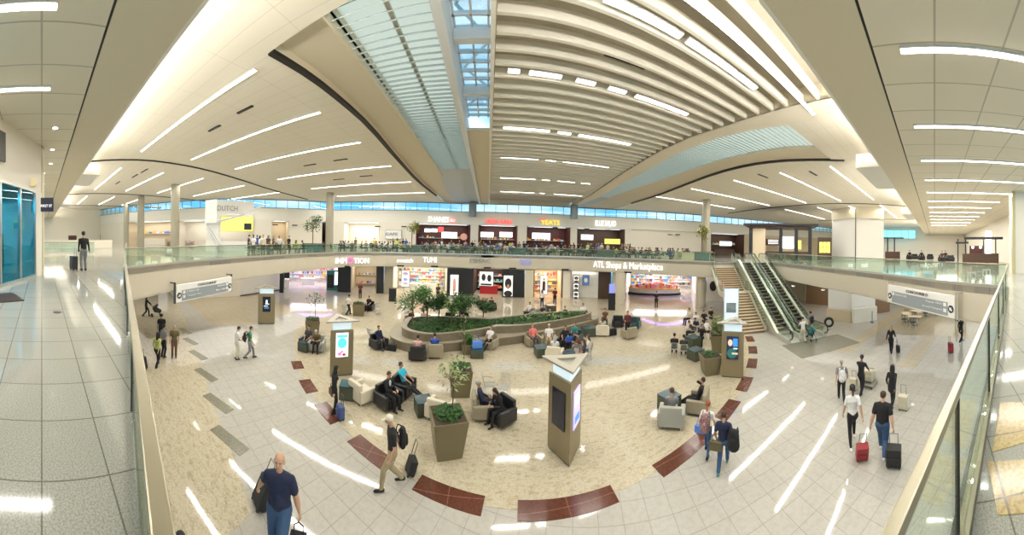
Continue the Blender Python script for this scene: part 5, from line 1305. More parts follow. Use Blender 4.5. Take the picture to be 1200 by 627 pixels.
POSES = {
    'stand': skeleton(), 'stand_f': skeleton(female=True), 'stand_phone': skeleton(hands=((-.10, .30, 1.10), (.12, .28, 1.05)), headp=.45, elbow=(0, -.3, -1)),
    'walk': walk(1), 'walk2': walk(-1), 'walk_f': walk(1, female=True), 'walk_f2': walk(-1, female=True),
    'pull_r': walk(1, hands=((-.26, .16, .88), (.24, -.38, .84))), 'pull_l': walk(1, hands=((-.24, -.38, .84), (.26, .16, .88))), 'push': walk(1, hands=((-.2, .42, .98), (.2, .42, .98)), elbow=(0, -.3, -1)),
    'pull_f': walk(1, hands=((-.26, .16, .88), (.24, -.38, .84)), female=True),
    'sit': seat(), 'sit_b': seat(recline=-.3, headp=.1, hands=((-.2, .22, .62), (.2, .2, .62))), 'sit_lean': seat(recline=.35, headp=.2, hands=((-.1, .42, .72), (.1, .44, .72))),
    'sit_read': seat(recline=-.1, headp=.5, hands=((-.1, .30, .88), (.1, .30, .88))), 'sit_legs': seat(recline=-.35, feet=((-.08, .82, .02), (.14, .84, .12)), hands=((-.15, .28, .66), (.15, .3, .66)), headp=.4),
    'sit_f': seat(female=True), 'sit_turn': seat(recline=-.1, heady=.8, headp=.1, hands=((-.2, .3, .72), (.2, .35, .72))),
    'sit_table': seat(recline=.15, headp=.35, hands=((-.14, .40, .80), (.14, .38, .80))), 'sit_table2': seat(recline=.05, headp=.1, heady=-.5, hands=((-.2, .38, .80), (.1, .32, .92))),
}
A_ = lambda px: az(px)
TOWARD = lambda px: az(px) + PI
# ---- luggage
mat('case_black', (0.015, 0.015, 0.017), 0.5); mat('case_red', (0.30, 0.02, 0.03), 0.5); mat('case_blue', (0.05, 0.08, 0.22), 0.5); mat('case_cream', (0.6, 0.55, 0.42), 0.5)
mat('spotted', (0.55, 0.30, 0.30), 0.7, noise=0.97, nscale=26)
def suitcase(label, loc, rz, m='case_black', tilt=0.0, h=.62, w=.42, d=.26, handle=.42, group=None):
    t = thing('suitcase', label, 'suitcase', (loc[0], loc[1], loc[2] if len(loc) > 2 else 0), rz, group)
    R = Matrix.Rotation(tilt, 4, 'X')
    b = MB().bx(-w / 2, w / 2, -d / 2, d / 2, .06, .06 + h).xf(R); b.build('shell', m, t, bevel=.03)
    b = MB().bx(-w / 2 + .05, w / 2 - .05, -d / 2 - .025, -d / 2, .12, .06 + h * .55).xf(R); b.build('pocket', m, t, bevel=.01)
    b = MB(); b.tube([(-w * .28, d * .3, .06 + h), (-w * .28, d * .3, .06 + h + handle), (w * .28, d * .3, .06 + h + handle), (w * .28, d * .3, .06 + h)], .011, 6).xf(R); b.build('handle', 'steel_dark', t)
    for x in (-1, 1):
        for y in (-1, 1):
            b = MB().tube([(x * (w / 2 - .05) - .02, y * (d / 2 - .04), .035), (x * (w / 2 - .05) + .02, y * (d / 2 - .04), .035)], .033, 10).xf(R); b.build('wheel', 'rubber', t)
    return t
def backpack(label, P, face, m='cloth_black', s=1.0, z=1.22):
    """worn on the back of a person standing at P looking towards face"""
    d = Vector((sin(face), cos(face), 0)); q = Vector(P) - d * (.17 + .09 * s)
    t = thing('backpack', label, 'backpack', (q.x, q.y, P[2] + z), -face)
    MB().cap((0, 0, -.16 * s), (0, 0, .10 * s), .15 * s, .13 * s, .62, (0, 1, 0), 14).build('bag', m, t, smooth=True)
    MB().cap((0, -.09 * s, -.14 * s), (0, -.09 * s, -.04 * s), .10 * s, .09 * s, .5, (0, 1, 0), 12).build('pocket', m, t, smooth=True)
    for x in (-1, 1): MB().tube([(x * .09, .05, -.14), (x * .12, .12, .0), (x * .12, .16, .12), (x * .10, .12, .26), (x * .08, .02, .22)], .018, 6).build('strap', m, t, smooth=True)
    return t
def handbag(label, loc, rz=0, m='cloth_brown', s=1.0):
    t = thing('handbag', label, 'bag', loc, rz)
    MB().bx(-.17 * s, .17 * s, -.06 * s, .06 * s, 0, .24 * s).build('body', m, t, bevel=.025)
    MB().tube([(-.1 * s, 0, .23 * s), (-.09 * s, 0, .40 * s), (0, 0, .46 * s), (.09 * s, 0, .40 * s), (.1 * s, 0, .23 * s)], .012, 6).build('strap', m, t, smooth=True)
    return t
def off(P, face, fwd, right, z=0): return Vector((P[0] + sin(face) * fwd + cos(face) * right, P[1] + cos(face) * fwd - sin(face) * right, P[2] + z))
def hand(t, i):   # world position of wrist i of a person made from pose S
    return None
# ---- walking people on the lower floor, near ones in detail
HV = .011
Sb = walk(1, hands=((-.34, -.02, .80), (.46, -.22, .84)), headp=-.30, bulk=1.3)
P = pol(333, 5.75); f = TOWARD(333) + .25
person('bald man in navy polo and jeans pulling a black suitcase, nearest to the viewer', P, f, Sb, 'navy', 'jeans', 'skin_a', 'grey', 'bald', 'black', 'short', 'long', HV, True, belly=1.1, scale=1.27)
suitcase('black wheeled suitcase pulled by the bald man in the navy polo', off(P, f, -.95, .80), -f - .9, 'case_black', .45, h=.62, w=.46, handle=.40)
handbag('black shoulder bag hanging from the left hand of the bald man', off(P, f, .05, -.42, .48), -f, 'cloth_black')
P = pol(222, 4.62); f = TOWARD(222) + 1.1
person('dark-haired person in a brown top partly cut off at the bottom beside the rail', P, f, walk(-1, headp=.3, female=True), 'brown', 'black', 'skin_a', 'black', 'long', 'black', 'long', 'long', HV, True)
P = at(391, 484); f = A_(391) + 1.2
person('woman in black with long black hair standing beside the aqua advert kiosk', P, f, skeleton(female=True, feet=((-.08, .05, 0), (.08, -.05, 0)), hands=((-.24, .05, .78), (.24, -.1, .80))), 'black', 'black', 'skin_c', 'black', 'long', 'black', 'long', 'tight', .014, True)
handbag('brown handbag carried by the woman in black near the aqua kiosk', off(P, f, 0, -.27, .55), -f, 'cloth_brown')
suitcase('small blue patterned suitcase beside the woman in black', off(P, f, .1, .42), -f, 'case_blue', 0, .45, .34, .22, .38)
P = at(459, 571); f = A_(459) - 1.75
person('man in cream cap, black T-shirt and khaki trousers walking left', P, f, walk(1, hands=((-.25, .10, .86), (.25, -.22, .82)), headp=.15, bulk=1.05), 'black', 'khaki', 'skin_a', 'cloth_cream', 'cap', 'black', 'short', 'long', HV, True, scale=1.12)
backpack('black backpack on the man in the cream cap', P, f, 'cloth_black', 1.1, 1.36)
suitcase('small black suitcase rolled by the man in the cream cap', off(P, f, -.55, .32), -f, 'case_black', .3, .40, .34, .22, .48)
P = at(828, 533); f = A_(828) + .25
person('red-haired woman in white top and jeans walking away beside the man in navy', P, f, walk(1, female=True, hands=((-.26, .1, .88), (.22, .2, .95))), 'white', 'jeans', 'skin_c', 'auburn', 'pony', 'black', 'short', 'tight', HV, True, scale=.95)
backpack('pink and black patterned backpack of the red-haired woman', P, f, 'spotted', 1.15, 1.2)
handbag('light blue jacket bundle hanging at the side of the red-haired woman', off(P, f, .05, -.25, .62), -f, 'goods_2')
P = at(847, 550); f = A_(846) + .2
person('man in navy shirt and jeans carrying a large black bag, walking away from the viewer', P, f, walk(-1, hands=((-.25, .1, .88), (.30, .05, .92)), bulk=1.15), 'navy', 'jeans', 'skin_a', 'brown', 'short', 'teal_cloth', 'short', 'long', HV, True, scale=.95)
t = backpack('large black duffel bag slung at the right of the man in navy shirt', off(P, f, .08, .34), f, 'cloth_black', 1.25, 1.08)
handbag('tan messenger bag on the left hip of the man in navy shirt', off(P, f, -.1, -.2, .6), -f, 'cloth_olive', 1.1)
P = at(986, 470); f = A_(986) - .1
person('grey-haired man in grey shirt walking away with a white backpack', P, f, walk(1, headp=.1), 'grey', 'black', 'skin_a', 'grey', 'short', 'black', 'short', 'long', .014, True)
backpack('white and grey backpack on the grey-haired man', P, f, 'cloth_white', 1.0)
P = at(1009, 462); f = A_(1009) + .4
person('person in black with brown bag pushing a luggage cart', P, f, 'push', 'black', 'black', 'skin_b', 'black', 'bun', 'black', 'long', 'long', .016)
def cart(label, P, f, cases):
    t = thing('luggage_cart', label, 'luggage cart', (P[0], P[1], 0), -f)
    MB().bx(-.3, .3, -.4, .4, .14, .17).build('platform', 'steel', t)
    MB().tube([(-.28, -.4, .15), (-.28, -.45, .95), (.28, -.45, .95), (.28, -.4, .15)], .02, 6).build('handle', 'steel', t)
    for x in (-.25, .25):
        for y in (-.35, .35): MB().tube([(x - .02, y, .065), (x + .02, y, .065)], .062, 10).build('wheel', 'rubber', t)
    for i, (m, x, y, z, w, d, h, lab) in enumerate(cases):
        q = off((P[0], P[1], 0), f, y, x); suitcase(lab, (q.x, q.y, .165 + z), -f + .1 * i, m, 0, h, w, d, .05)
cart('steel luggage cart loaded with cream cases in the group at right', off(P, f, .95, .05), f, [('case_cream', -.02, 0, 0, .44, .3, .5, 'cream suitcase upright on the luggage cart'), ('case_cream', .0, .28, 0, .40, .2, .4, 'second cream suitcase at the front of the luggage cart')])
suitcase('cream suitcase standing left of the luggage cart', off(P, f, .2, -.48), -f, 'case_cream', 0, .5, .36, .24, .3)
P = at(1045, 478); f = A_(1045) + .35
person('woman with long black hair and dark coat pulling a pale suitcase', P, f, 'pull_f', 'black', 'black', 'skin_b', 'black', 'long', 'black', 'long', 'tight', .015, coat=True)
suitcase('pale cream suitcase beside the woman in the dark coat', off(P, f, .05, .5), -f, 'case_cream', .1, .55, .4, .26, .4)
P = at(999, 521); f = A_(999) - .15
person('woman in white top and black leggings with a dark ponytail', P, f, walk(-1, female=True, headp=.1), 'white', 'black', 'skin_a', 'black', 'pony', 'white', 'short', 'tight', HV, True, scale=1.12)
P = at(1034, 533); f = A_(1034) + .15
person('broad man in black shirt and blue jeans pulling two suitcases, centre of the right group', P, f, walk(1, hands=((-.34, -.18, .80), (.34, -.18, .84)), headp=.3, bulk=1.3), 'black', 'jeans', 'skin_a', 'brown', 'short', 'white', 'short', 'long', HV, True, scale=1.12)
suitcase('black suitcase with red side on the left of the man in black shirt', off(P, f, -.3, -.62), -f + .4, 'case_red', .35, .52, .38, .24, .4)
suitcase('large black upright suitcase on the right of the man in black shirt', off(P, f, -.42, .42), -f, 'case_black', .15, .60, .46, .28, .36)
# small ones
def walker(label, px, py, face, pose, top, bot, hair='black', style='short', sleeve='short', legs='long', skin='skin_a', voxel=.022, z=0, **k):
    P = at(px, py, z); person(label, P, face, pose, top, bot, skin, hair, style, 'black', sleeve, legs, voxel, **k); return P, face
walker('man in white shirt and pale trousers looking at his phone on the left floor', 277, 421, A_(277) + 1.3, 'stand_phone', 'white', 'cream')
P, f = walker('man in dark green shirt and grey trousers walking right with a backpack', 292, 420, A_(292) + 1.4, 'walk', 'green', 'grey'); backpack('black backpack on the man in dark green shirt', P, f)
P, f = walker('woman in yellow-green top and black trousers near the left rail', 184, 430, A_(184) + .5, 'pull_f', 'yellowgreen', 'black', 'black', 'long', 'long'); suitcase('black suitcase pulled by the woman in yellow-green top', off(P, f, -.5, -.5), -f, 'case_black', .3)
walker('man in olive shirt and brown trousers facing the three travellers at left', 204, 419, TOWARD(204), 'stand', 'olive', 'brown', 'grey', 'short')
P, f = walker('person in black with a large black backpack behind the woman in yellow-green', 189, 402, A_(189), 'stand', 'black', 'black'); backpack('large black backpack on the person in black at left', P, f, 'cloth_black', 1.25)
walker('person with black and white patterned top beside the large backpack', 191, 419, A_(191) + .8, 'stand_f', 'grey', 'black', 'black', 'pony')
P, f = walker('person in black pushing a dark stroller far left', 171, 371, A_(171) + 1.5, 'push', 'black', 'black', 'black', 'long', 'long')
def stroller(label, P, f, m='cloth_charcoal'):
    t = thing('stroller', label, 'stroller', (P[0], P[1], 0), -f)
    MB().cap((0, -.05, .55), (0, .25, .45), .22, .18, .8).build('seat', m, t, smooth=True); MB().cap((0, -.15, .75), (0, .0, .88), .22, .2, .5).build('hood', m, t, smooth=True)
    for x in (-.22, .22):
        MB().tube([(x, -.5, 1.0), (x, .3, .25)], .015, 6).build('frame_bar', 'steel_dark', t)
        for y in (-.35, .35): MB().tube([(x - .02, y, .1), (x + .02, y, .1)], .095, 14).build('wheel', 'rubber', t); 
        MB().tube([(x, -.35, .1), (x, .1, .45), (x, .35, .1)], .012, 6).build('fork', 'steel_dark', t)
stroller('dark stroller pushed by the person in black far left', off(P, f, .85, 0), f)
walker('blond woman in black with a white bag alone on the right floor', 1044, 414, A_(1044) + .2, 'walk_f', 'black', 'black', 'blond', 'long', 'long'); P = at(1044, 414); suitcase('black and white small case beside the blond woman', off(P, A_(1044), .1, .45), .4, 'case_black', 0, .4, .34, .2, .35); handbag('white bag on the arm of the blond woman', off(P, A_(1044), .1, .3, .8), 0, 'cloth_white')
P, f = walker('woman in dark coat pulling a red suitcase close to the right rail', 1126, 401, A_(1126) + .6, 'pull_f', 'black', 'black', 'black', 'long', 'long', coat=True); suitcase('red suitcase behind the woman in the dark coat at right', at(1114, 413), .3, 'case_red', 0, .55)
walker('person in blue and black far behind the right rail', 1121, 377, A_(1121), 'walk', 'navy', 'black'); walker('person in pink top far behind the right rail', 1130, 377, A_(1130), 'walk2', 'pink', 'black')
P, f = walker('person in white shirt and cream trousers at the foot of the escalators', 941, 401, A_(941) - .4, 'push', 'white', 'cream', 'brown')
stroller('grey-green stroller at the foot of the escalators', off(P, f, .2, .75), f, 'cloth_teal_cloth')
P = at(950, 392); person('man in grey shirt with a backpack stepping onto the escalator', P, A_(950) - .4, 'walk', 'grey', 'khaki', 'skin_a', 'black', 'short', 'black', 'short', 'long', .022); backpack('black backpack on the man stepping onto the escalator', P, A_(950) - .4)
walker('man in dark red and black standing behind the right seating', 735, 393, TOWARD(735), 'stand', 'darkred', 'black', 'black', 'short', 'long')
walker('person in dark clothes standing at the island counter of the duty free shop', 769, 361, A_(769), 'stand_f', 'black', 'black')
walker('person in dark top standing in the tan shop', 422, 350, TOWARD(422), 'stand', 'darkred', 'black')
walker('person in white top walking behind the green planter at left', 408, 369, A_(408) + 1, 'walk', 'white', 'black')
walker('shopper in white standing in front of the fashion shop', 635, 360, A_(635), 'stand_f', 'white', 'black', 'brown', 'long')
walker('shopper in red standing in front of the fashion shop', 650, 357, A_(650), 'stand', 'darkred', 'black')
walker('shopper in charcoal inside the cream shop', 513, 352, A_(513), 'stand', 'charcoal', 'black'); 
# man on the deck, far left
P = at(98, 317, DK); f = A_(98) - .3
person('man in black jacket and grey trousers standing on the left walkway', P, f, skeleton(hands=((-.26, 0, .80), (.27, -.05, .80))), 'black', 'grey', 'skin_a', 'black', 'short', 'black', 'long', 'long', .016, True)
suitcase('black suitcase beside the man standing on the left walkway', (P.x - .1, P.y - .45, DK), .3, 'case_black', 0, .6, .4, .26, .35)
# ------------------------------------------------------------------ lounge furniture
mat('leather_black', (0.018, 0.018, 0.02), 0.35); mat('leather_cream', (0.62, 0.56, 0.44), 0.5); mat('leather_taupe', (0.30, 0.26, 0.18), 0.5); mat('leather_grey', (0.34, 0.34, 0.30), 0.5); mat('leather_teal', (0.03, 0.07, 0.075), 0.4); mat('cube_side', (0.06, 0.07, 0.045), 0.5); mat('cube_top', (0.022, 0.06, 0.07), 0.25)
mat('planter_box', (0.19, 0.16, 0.09), 0.4, 0.3); mat('soil', (0.06, 0.04, 0.025), 0.9); mat('leaf', (0.03, 0.10, 0.016), 0.6); mat('leaf_b', (0.06, 0.17, 0.025), 0.6); mat('leaf_pale', (0.24, 0.29, 0.12), 0.6); mat('bark', (0.12, 0.08, 0.05), 0.8)
CH = {}
def armchair(label, px, py, face, m, group=None, z=0, P=None):
    P = P if P is not None else at(px, py, z)
    if m not in CH:
        t = thing('armchair', label, 'armchair', (0, 0, 0), 0)
        MB().bx(-.30, .30, -.28, .36, .20, .45).build('seat_cushion', m, t, bevel=.04)
        b = MB().bx(-.40, .40, -.44, -.27, .12, .84); b.build('backrest', m, t, bevel=.05)
        for s in (-1, 1): MB().bx(s * .41 - .08, s * .41 + .08, -.42, .36, .12, .60).build('arm', m, t, bevel=.04)
        MB().bx(-.42, .42, -.36, .34, .08, .21).build('base', m, t, bevel=.02)
        for x in (-.36, .36):
            for y in (-.34, .30): MB().tube([(x, y, 0), (x, y, .09)], .025, 8).build('leg', 'steel', t)
        CH[m] = t; t.location = P; t.rotation_euler = (0, 0, -face); tag(t, label, 'armchair', group); return t
    return copy_tree(CH[m], P, -face, label, group)
WC = []
def wire_chair(label, px, py, face, z=0, P=None, group=None, m='leather_grey', key='w'):
    P = P if P is not None else at(px, py, z)
    CK = [c for c in WC if c[0] == m]
    if not CK:
        t = thing('chair', label, 'chair', (0, 0, 0), 0)
        MB().bx(-.23, .23, -.22, .23, .43, .455).build('seat', m, t, bevel=.01)
        b = MB()
        for x in np.linspace(-.20, .20, 9): b.tube([(x, -.22, .46), (x, -.27, .66), (x, -.31, .86)], .009, 5)
        b.tube([(-.23, -.31, .87), (0, -.33, .88), (.23, -.31, .87)], .018, 6)
        b.build('backrest', m, t)
        for s in (-1, 1):
            MB().tube([(s * .23, .2, .62), (s * .25, -.05, .66), (s * .24, -.25, .66)], .016, 6).build('arm', m, t)
            for y in (-.2, .2): MB().tube([(s * .21, y, .44), (s * .25, y * 1.25, 0)], .014, 6).build('leg', 'steel', t)
        WC.append((m, t)); t.location = P; t.rotation_euler = (0, 0, -face); tag(t, label, 'chair', group); return t
    return copy_tree(CK[0][1], P, -face, label, group)
def cube_table(label, px, py, rz=0, s=.62, h=.55, P=None, group=None):
    P = P if P is not None else at(px, py)
    t = thing('cube_table', label, 'table', P, rz, group)
    MB().bx(-s / 2, s / 2, -s / 2, s / 2, .03, h - .03).build('body', 'cube_side', t, bevel=.015); MB().bx(-s / 2 - .005, s / 2 + .005, -s / 2 - .005, s / 2 + .005, h - .03, h).build('table_top', 'cube_top', t); MB().bx(-s / 2 + .05, s / 2 - .05, -s / 2 + .05, s / 2 - .05, 0, .03).build('plinth', 'black', t)
    return t
def leaves(mb, c, r, n, rnd, size=.09, flat=.8, hang=0.0):
    c = Vector(c)
    for _ in range(n):
        d = Vector((rnd.gauss(0, 1), rnd.gauss(0, 1), rnd.gauss(0, 1))).normalized() * (rnd.random() ** .4)
        p = c + Vector((d.x * r[0], d.y * r[1], d.z * r[2])); a = rnd.uniform(0, 2 * PI); tl = rnd.uniform(-.7, .7) - hang
        u = Vector((cos(a), sin(a), tl)).normalized() * size * rnd.uniform(.7, 1.3); v = Vector((-sin(a), cos(a), rnd.uniform(-.5, .5))).normalized() * size * .34
        mb.add([p - u, p + v, p + u, p - v], [(0, 1, 2, 3)])
def planter(label, px, py, rz, w0, w1, h, fol, tree=None, P=None, seed=1, fh=.22):
    P = P if P is not None else at(px, py); rnd = random.Random(seed)
    t = thing('planter', label, 'planter', P, rz)
    MB().taper((0, 0, 0), (w0, w0), (w1, w1), h).build('box', 'planter_box', t, bevel=.012)
    MB().bx(-w1 / 2 + .05, w1 / 2 - .05, -w1 / 2 + .05, w1 / 2 - .05, h - .02, h + .015).build('soil', 'soil', t)
    q = thing('potted_shrub', label.replace('planter', 'foliage in the planter') if False else fol[1], 'plant', (P[0], P[1], h + .015), rz)
    b = MB(); leaves(b, (0, 0, fh * .5), (w1 * .44, w1 * .44, fh), fol[0], rnd, fol[2] if len(fol) > 2 else .08); b.build('foliage', fol[3] if len(fol) > 3 else 'leaf', q, kind='stuff')
    MB().tube([(0, 0, 0), (.02, .01, fh)], .02, 6).build('stem', 'bark', q)
    if tree:
        H_, lab, lm, n_, rr = tree
        t2 = thing('potted_tree', lab, 'tree', (P[0] + .12, P[1] + .1, h + .015), rz)
        MB().tube([(0, 0, 0), (.03, .02, H_ * .4), (-.02, .0, H_ * .8)], .022, 6).build('trunk', 'bark', t2)
        br = MB()
        for k in range(7):
            a = k * 0.9; br.tube([(0, 0, H_ * (.35 + .06 * k)), (.5 * rr * cos(a), .5 * rr * sin(a), H_ * (.55 + .06 * k))], .01, 4)
        br.build('branches', 'bark', t2)
        b = MB(); leaves(b, (0, 0, H_ * .78), (rr, rr, H_ * .34), n_, rnd, .11, hang=.5); b.build('foliage', lm, t2, kind='stuff')
    return t
planter('large tapered bronze planter box with the arching tree in the foreground', 524, 529, -az(524) + .22, .78, 1.08, 1.18, (420, 'low dark green plants filling the large foreground planter', .09), (1.65, 'sparse arching tree with narrow pale leaves in the foreground planter', 'leaf_pale', 120, .55), seed=3, fh=.10)
planter('square bronze planter box behind the large foreground planter', 539, 461, -az(539) + .06, .78, 1.0, 1.15, (300, 'low green plants in the planter behind the foreground one', .08), (2.3, 'very thin sapling rising from the second planter', 'leaf_pale', 26, .25), seed=4, fh=.08)
planter('squat bronze planter box left of the portrait kiosk', 832, 437, -az(832) + .35, .72, 1.02, .95, (260, 'dark green ground plants in the squat planter', .07), seed=5, fh=.1)
planter('tall bronze planter box with bushy pale flowering plant left of the portrait kiosk', 841, 412, -az(841) + .1, .7, 1.0, 1.1, (700, 'big bushy pale green and white plant in the tall planter', .13, 'leaf_pale'), seed=6, fh=.8)
planter('brown-green planter box beside the seated person at upper left', 420, 369, -az(420), .9, 1.05, 1.0, (120, 'thin low plants in the brown-green planter box', .1), seed=7, fh=.1)
planter('dark planter box behind the group left of the aqua kiosk', 366, 392, -az(366), .8, 1.0, 1.05, (120, 'small plants in the planter left of the aqua kiosk', .1), (1.7, 'small loose tree in the planter left of the aqua kiosk', 'leaf', 120, .7), seed=8, fh=.12)
planter('low teal planter beside the shrub in front of the planted island', 548, 414, 0, .55, .7, .6, (300, 'bushy green shrub right in front of the planted island wall', .12, 'leaf_b'), seed=9, fh=.4)
# ---- planted island
isl = [(-6.2, 18.0), (-6.0, 16.9), (-5.0, 16.2), (-3.8, 16.1), (-1.8, 17.0), (0.6, 18.0), (3.0, 18.8), (5.4, 19.8), (8.0, 21.0), (9.4, 22.0), (8.8, 22.8), (6.0, 22.9), (2.5, 22.2), (-1.5, 21.2), (-4.6, 20.9), (-6.4, 19.8)]
def shrink(poly, k):
    c = Vector((sum(p[0] for p in poly) / len(poly), sum(p[1] for p in poly) / len(poly)))
    out = []
    for p in poly:
        v = Vector(p) - c; L = v.length; q = c + v * ((L - k) / L); out.append((q.x, q.y))
    return out
def closed_smooth(p, k=2):
    p = [Vector(q) for q in p]
    for _ in range(k):
        q = []
        for a, b_ in zip(p, p[1:] + p[:1]): q += [a * .75 + b_ * .25, a * .25 + b_ * .75]
        p = q
    return [(v.x, v.y) for v in p]
I0 = closed_smooth(isl)
t = thing('planted_island', 'long curved planted island with two-tiered stone wall in the middle of the hall', 'planter', (0, 0, 0))
mat('island_stone', (0.20, 0.165, 0.11), 0.35, noise=.2, nscale=3); mat('island_cap', (0.36, 0.32, 0.24), 0.25)
MB().prism(I0, 0, .50).build('lower_tier', 'island_stone', t); MB().prism(shrink(I0, -.06), .50, .56).build('lower_cap', 'island_cap', t)
I1 = shrink(I0, .75); MB().holed(I1, shrink(I1, .28), .56, 1.02).build('upper_tier', 'island_stone', t); MB().holed(shrink(I1, -.04), shrink(I1, .32), 1.02, 1.08).build('upper_cap', 'island_cap', t)
MB().prism(shrink(I1, .3), .56, .92).build('soil', 'soil', t)
rnd = random.Random(11); I2 = shrink(I1, .5)
def inside(x, y, poly):
    r = False; j = len(poly) - 1
    for i in range(len(poly)):
        if (poly[i][1] > y) != (poly[j][1] > y) and x < (poly[j][0] - poly[i][0]) * (y - poly[i][1]) / (poly[j][1] - poly[i][1]) + poly[i][0]: r = not r
        j = i
    return r
b = MB(); n_ = 0
while n_ < 3000:
    x, y = rnd.uniform(-6.5, 9.5), rnd.uniform(16, 24.5)
    if inside(x, y, I2):
        n_ += 1; leaves(b, (x, y, .96 + .08 * rnd.random()), (.2, .2, .10), 1, rnd, .15)
tag(b.build('ground_cover', 'leaf'), 'dense low green ground cover plants on the planted island', 'plants', kind='stuff')
b = MB()
for k in range(46):
    x, y = rnd.uniform(-1, 8.6), rnd.uniform(18, 23.6)
    if inside(x, y, I2) and x > 0.5: leaves(b, (x, y, 1.08), (.5, .4, .2), 20, rnd, .15)
tag(b.build('ground_cover', 'leaf_pale'), 'paler loose grasses on the right half of the planted island', 'plants', kind='stuff')
def tree(label, px, rho, H_, r, n_, lm, seed, cz=.7):
    p = pol(px, rho, .9); rnd = random.Random(seed); t = thing('tree', label, 'tree', p, 0)
    MB().tube([(0, 0, 0), (.05, .02, H_ * .35), (-.03, .03, H_ * .7)], .045, 7).build('trunk', 'bark', t)
    b = MB()
    for k in range(6): a = k * 1.05; b.tube([(0, 0, H_ * .4), (r * .6 * cos(a), r * .6 * sin(a), H_ * (.6 + .05 * k))], .018, 5)
    b.build('branches', 'bark', t)
    b = MB()
    for k in range(9):
        a = rnd.uniform(0, 6.28); q = rnd.uniform(.2, .75) * r; leaves(b, (q * cos(a), q * sin(a), H_ * (cz + rnd.uniform(-.2, .2))), (r * .45, r * .45, H_ * .18), n_ // 9, rnd, .14)
    b.build('foliage', lm, t, kind='stuff')
tree('leafy tree at the left end of the planted island', 485, 18.6, 2.9, 1.25, 900, 'leaf_b', 1)
tree('smaller leafy tree second from the left on the planted island', 502, 19.8, 2.3, .9, 600, 'leaf', 2)
tree('round bushy tree with darker leaves on the planted island', 516, 20.4, 2.5, .95, 900, 'leaf', 3, .6)
tree('thin young tree between the two bushy trees of the island', 531, 19.2, 1.9, .7, 380, 'leaf_b', 4)
tree('wide bushy tree right of the thin young tree on the island', 546, 20.2, 2.3, 1.15, 900, 'leaf', 5, .6)
tree('dark round shrub tree behind the right part of the island', 568, 20.9, 2.0, .95, 800, 'leaf', 6, .6)
# ---- seating groups (labels say where)
def sitter(label, px, py, face, pose, top, bot='black', hair='black', style='short', sleeve='short', skin='skin_a', voxel=.025, P=None, dz=0.0, **k):
    P = P if P is not None else at(px, py, 0); P = Vector((P[0], P[1], P[2] + dz))
    return person(label, P, face, pose, top, bot, skin, hair, style, 'black', sleeve, 'long', voxel, **k)
def seated(lab_c, lab_p, px, py, face, m, pose, top, bot='black', hair='black', style='short', sleeve='short', **k):
    armchair(lab_c, px, py, face, m); P = at(px, py); return sitter(lab_p, 0, 0, face, pose, top, bot, hair, style, sleeve, P=off(P, face, -.02, 0), **k)
T_ = TOWARD
armchair('cream armchair facing away at the left of the black chair group', 424, 468, A_(424) + .9, 'leather_cream')
pj = seated('black armchair under the man in black jacket and white shirt', 'man in open black jacket over white shirt reading in a black armchair', 456, 476, T_(456) - .75, 'leather_black', seat(recline=-.15, headp=.5, hands=((-.1, .32, .74), (.1, .32, .74))), 'black', 'black', 'brown', sleeve='long', voxel=.014, hi=True)
MB().ell((0, .045, .93), .05, .035, .13).build('shirt_front', 'cloth_white', pj, smooth=True)
seated('black armchair under the man in the bright blue shirt', 'man in bright cyan blue shirt with legs stretched to the right', 474, 462, T_(474) - 1.1, 'leather_black', 'sit_legs', 'cyan', 'black', 'brown', voxel=.014, hi=True)
cube_table('cube table with teal top right of the man in the cyan shirt', 496, 484, .5)
cube_table('teal-topped cube table at the foot of the aqua kiosk', 407, 466, .3, .6, .6)
armchair('cream armchair half hidden behind the foreground planter', 516, 489, A_(516) + .4, 'leather_cream')
seated('taupe armchair left of the pair behind the wire chairs', 'person in dark blue jacket with white collar sitting turned right', 566, 487, A_(566) + 1.5, 'leather_taupe', 'sit_b', 'navy', 'black', 'grey', sleeve='long', voxel=.016, hi=True)
seated('black armchair right of the pair behind the wire chairs', 'person with long dark hair bending forward in a black armchair', 586, 494, T_(586) + .9, 'leather_black', 'sit_lean', 'black', 'black', 'black', 'long', 'long', voxel=.016)
wire_chair('empty light wire chair facing the viewer near the centre', 590, 466, T_(590) + .3); wire_chair('second empty wire chair left of the central one', 573, 462, A_(573) + 1.4)
# left group
for i, (px, py, f, m, top, pose, hair) in enumerate(((361, 408, .5, 'leather_black', 'charcoal', 'sit', 'black'), (371, 411, .2, 'leather_grey', 'olive', 'sit_lean', 'grey'))):
    seated('%s armchair in the group left of the aqua kiosk' % ('dark', 'grey')[i], 'person in %s top seated left of the aqua kiosk' % top, px, py, T_(px) + f, m, pose, top, 'black', hair)
cube_table('dark cube table at the left edge of the group near the aqua kiosk', 357, 411, .1); wire_chair('wire chair right of the group near the aqua kiosk', 382, 408, A_(382) - 1.4)
seated('black armchair left of the planted island', 'person in dark jacket looking down in the black armchair left of the island', 444, 408, T_(444) - .7, 'leather_black', 'sit', 'navy', 'charcoal', 'brown', sleeve='long')
handbag('black bag on the floor beside the black armchair left of the island', at(459, 411), 0, 'cloth_black', 1.6); wire_chair('grey wire chair behind the black armchair left of the island', 436, 400, A_(436) + 1.0)
seated('black armchair seen from behind in front of the island', 'grey-haired person seated with back to the viewer before the island', 489, 421, A_(489), 'leather_black', 'sit', 'pink', 'black', 'black')
seated('cream armchair seen from behind in front of the island', 'person in blue seated with back to the viewer in the cream armchair before the island', 509, 418, A_(509), 'leather_taupe', 'sit', 'blue', 'black', 'black')
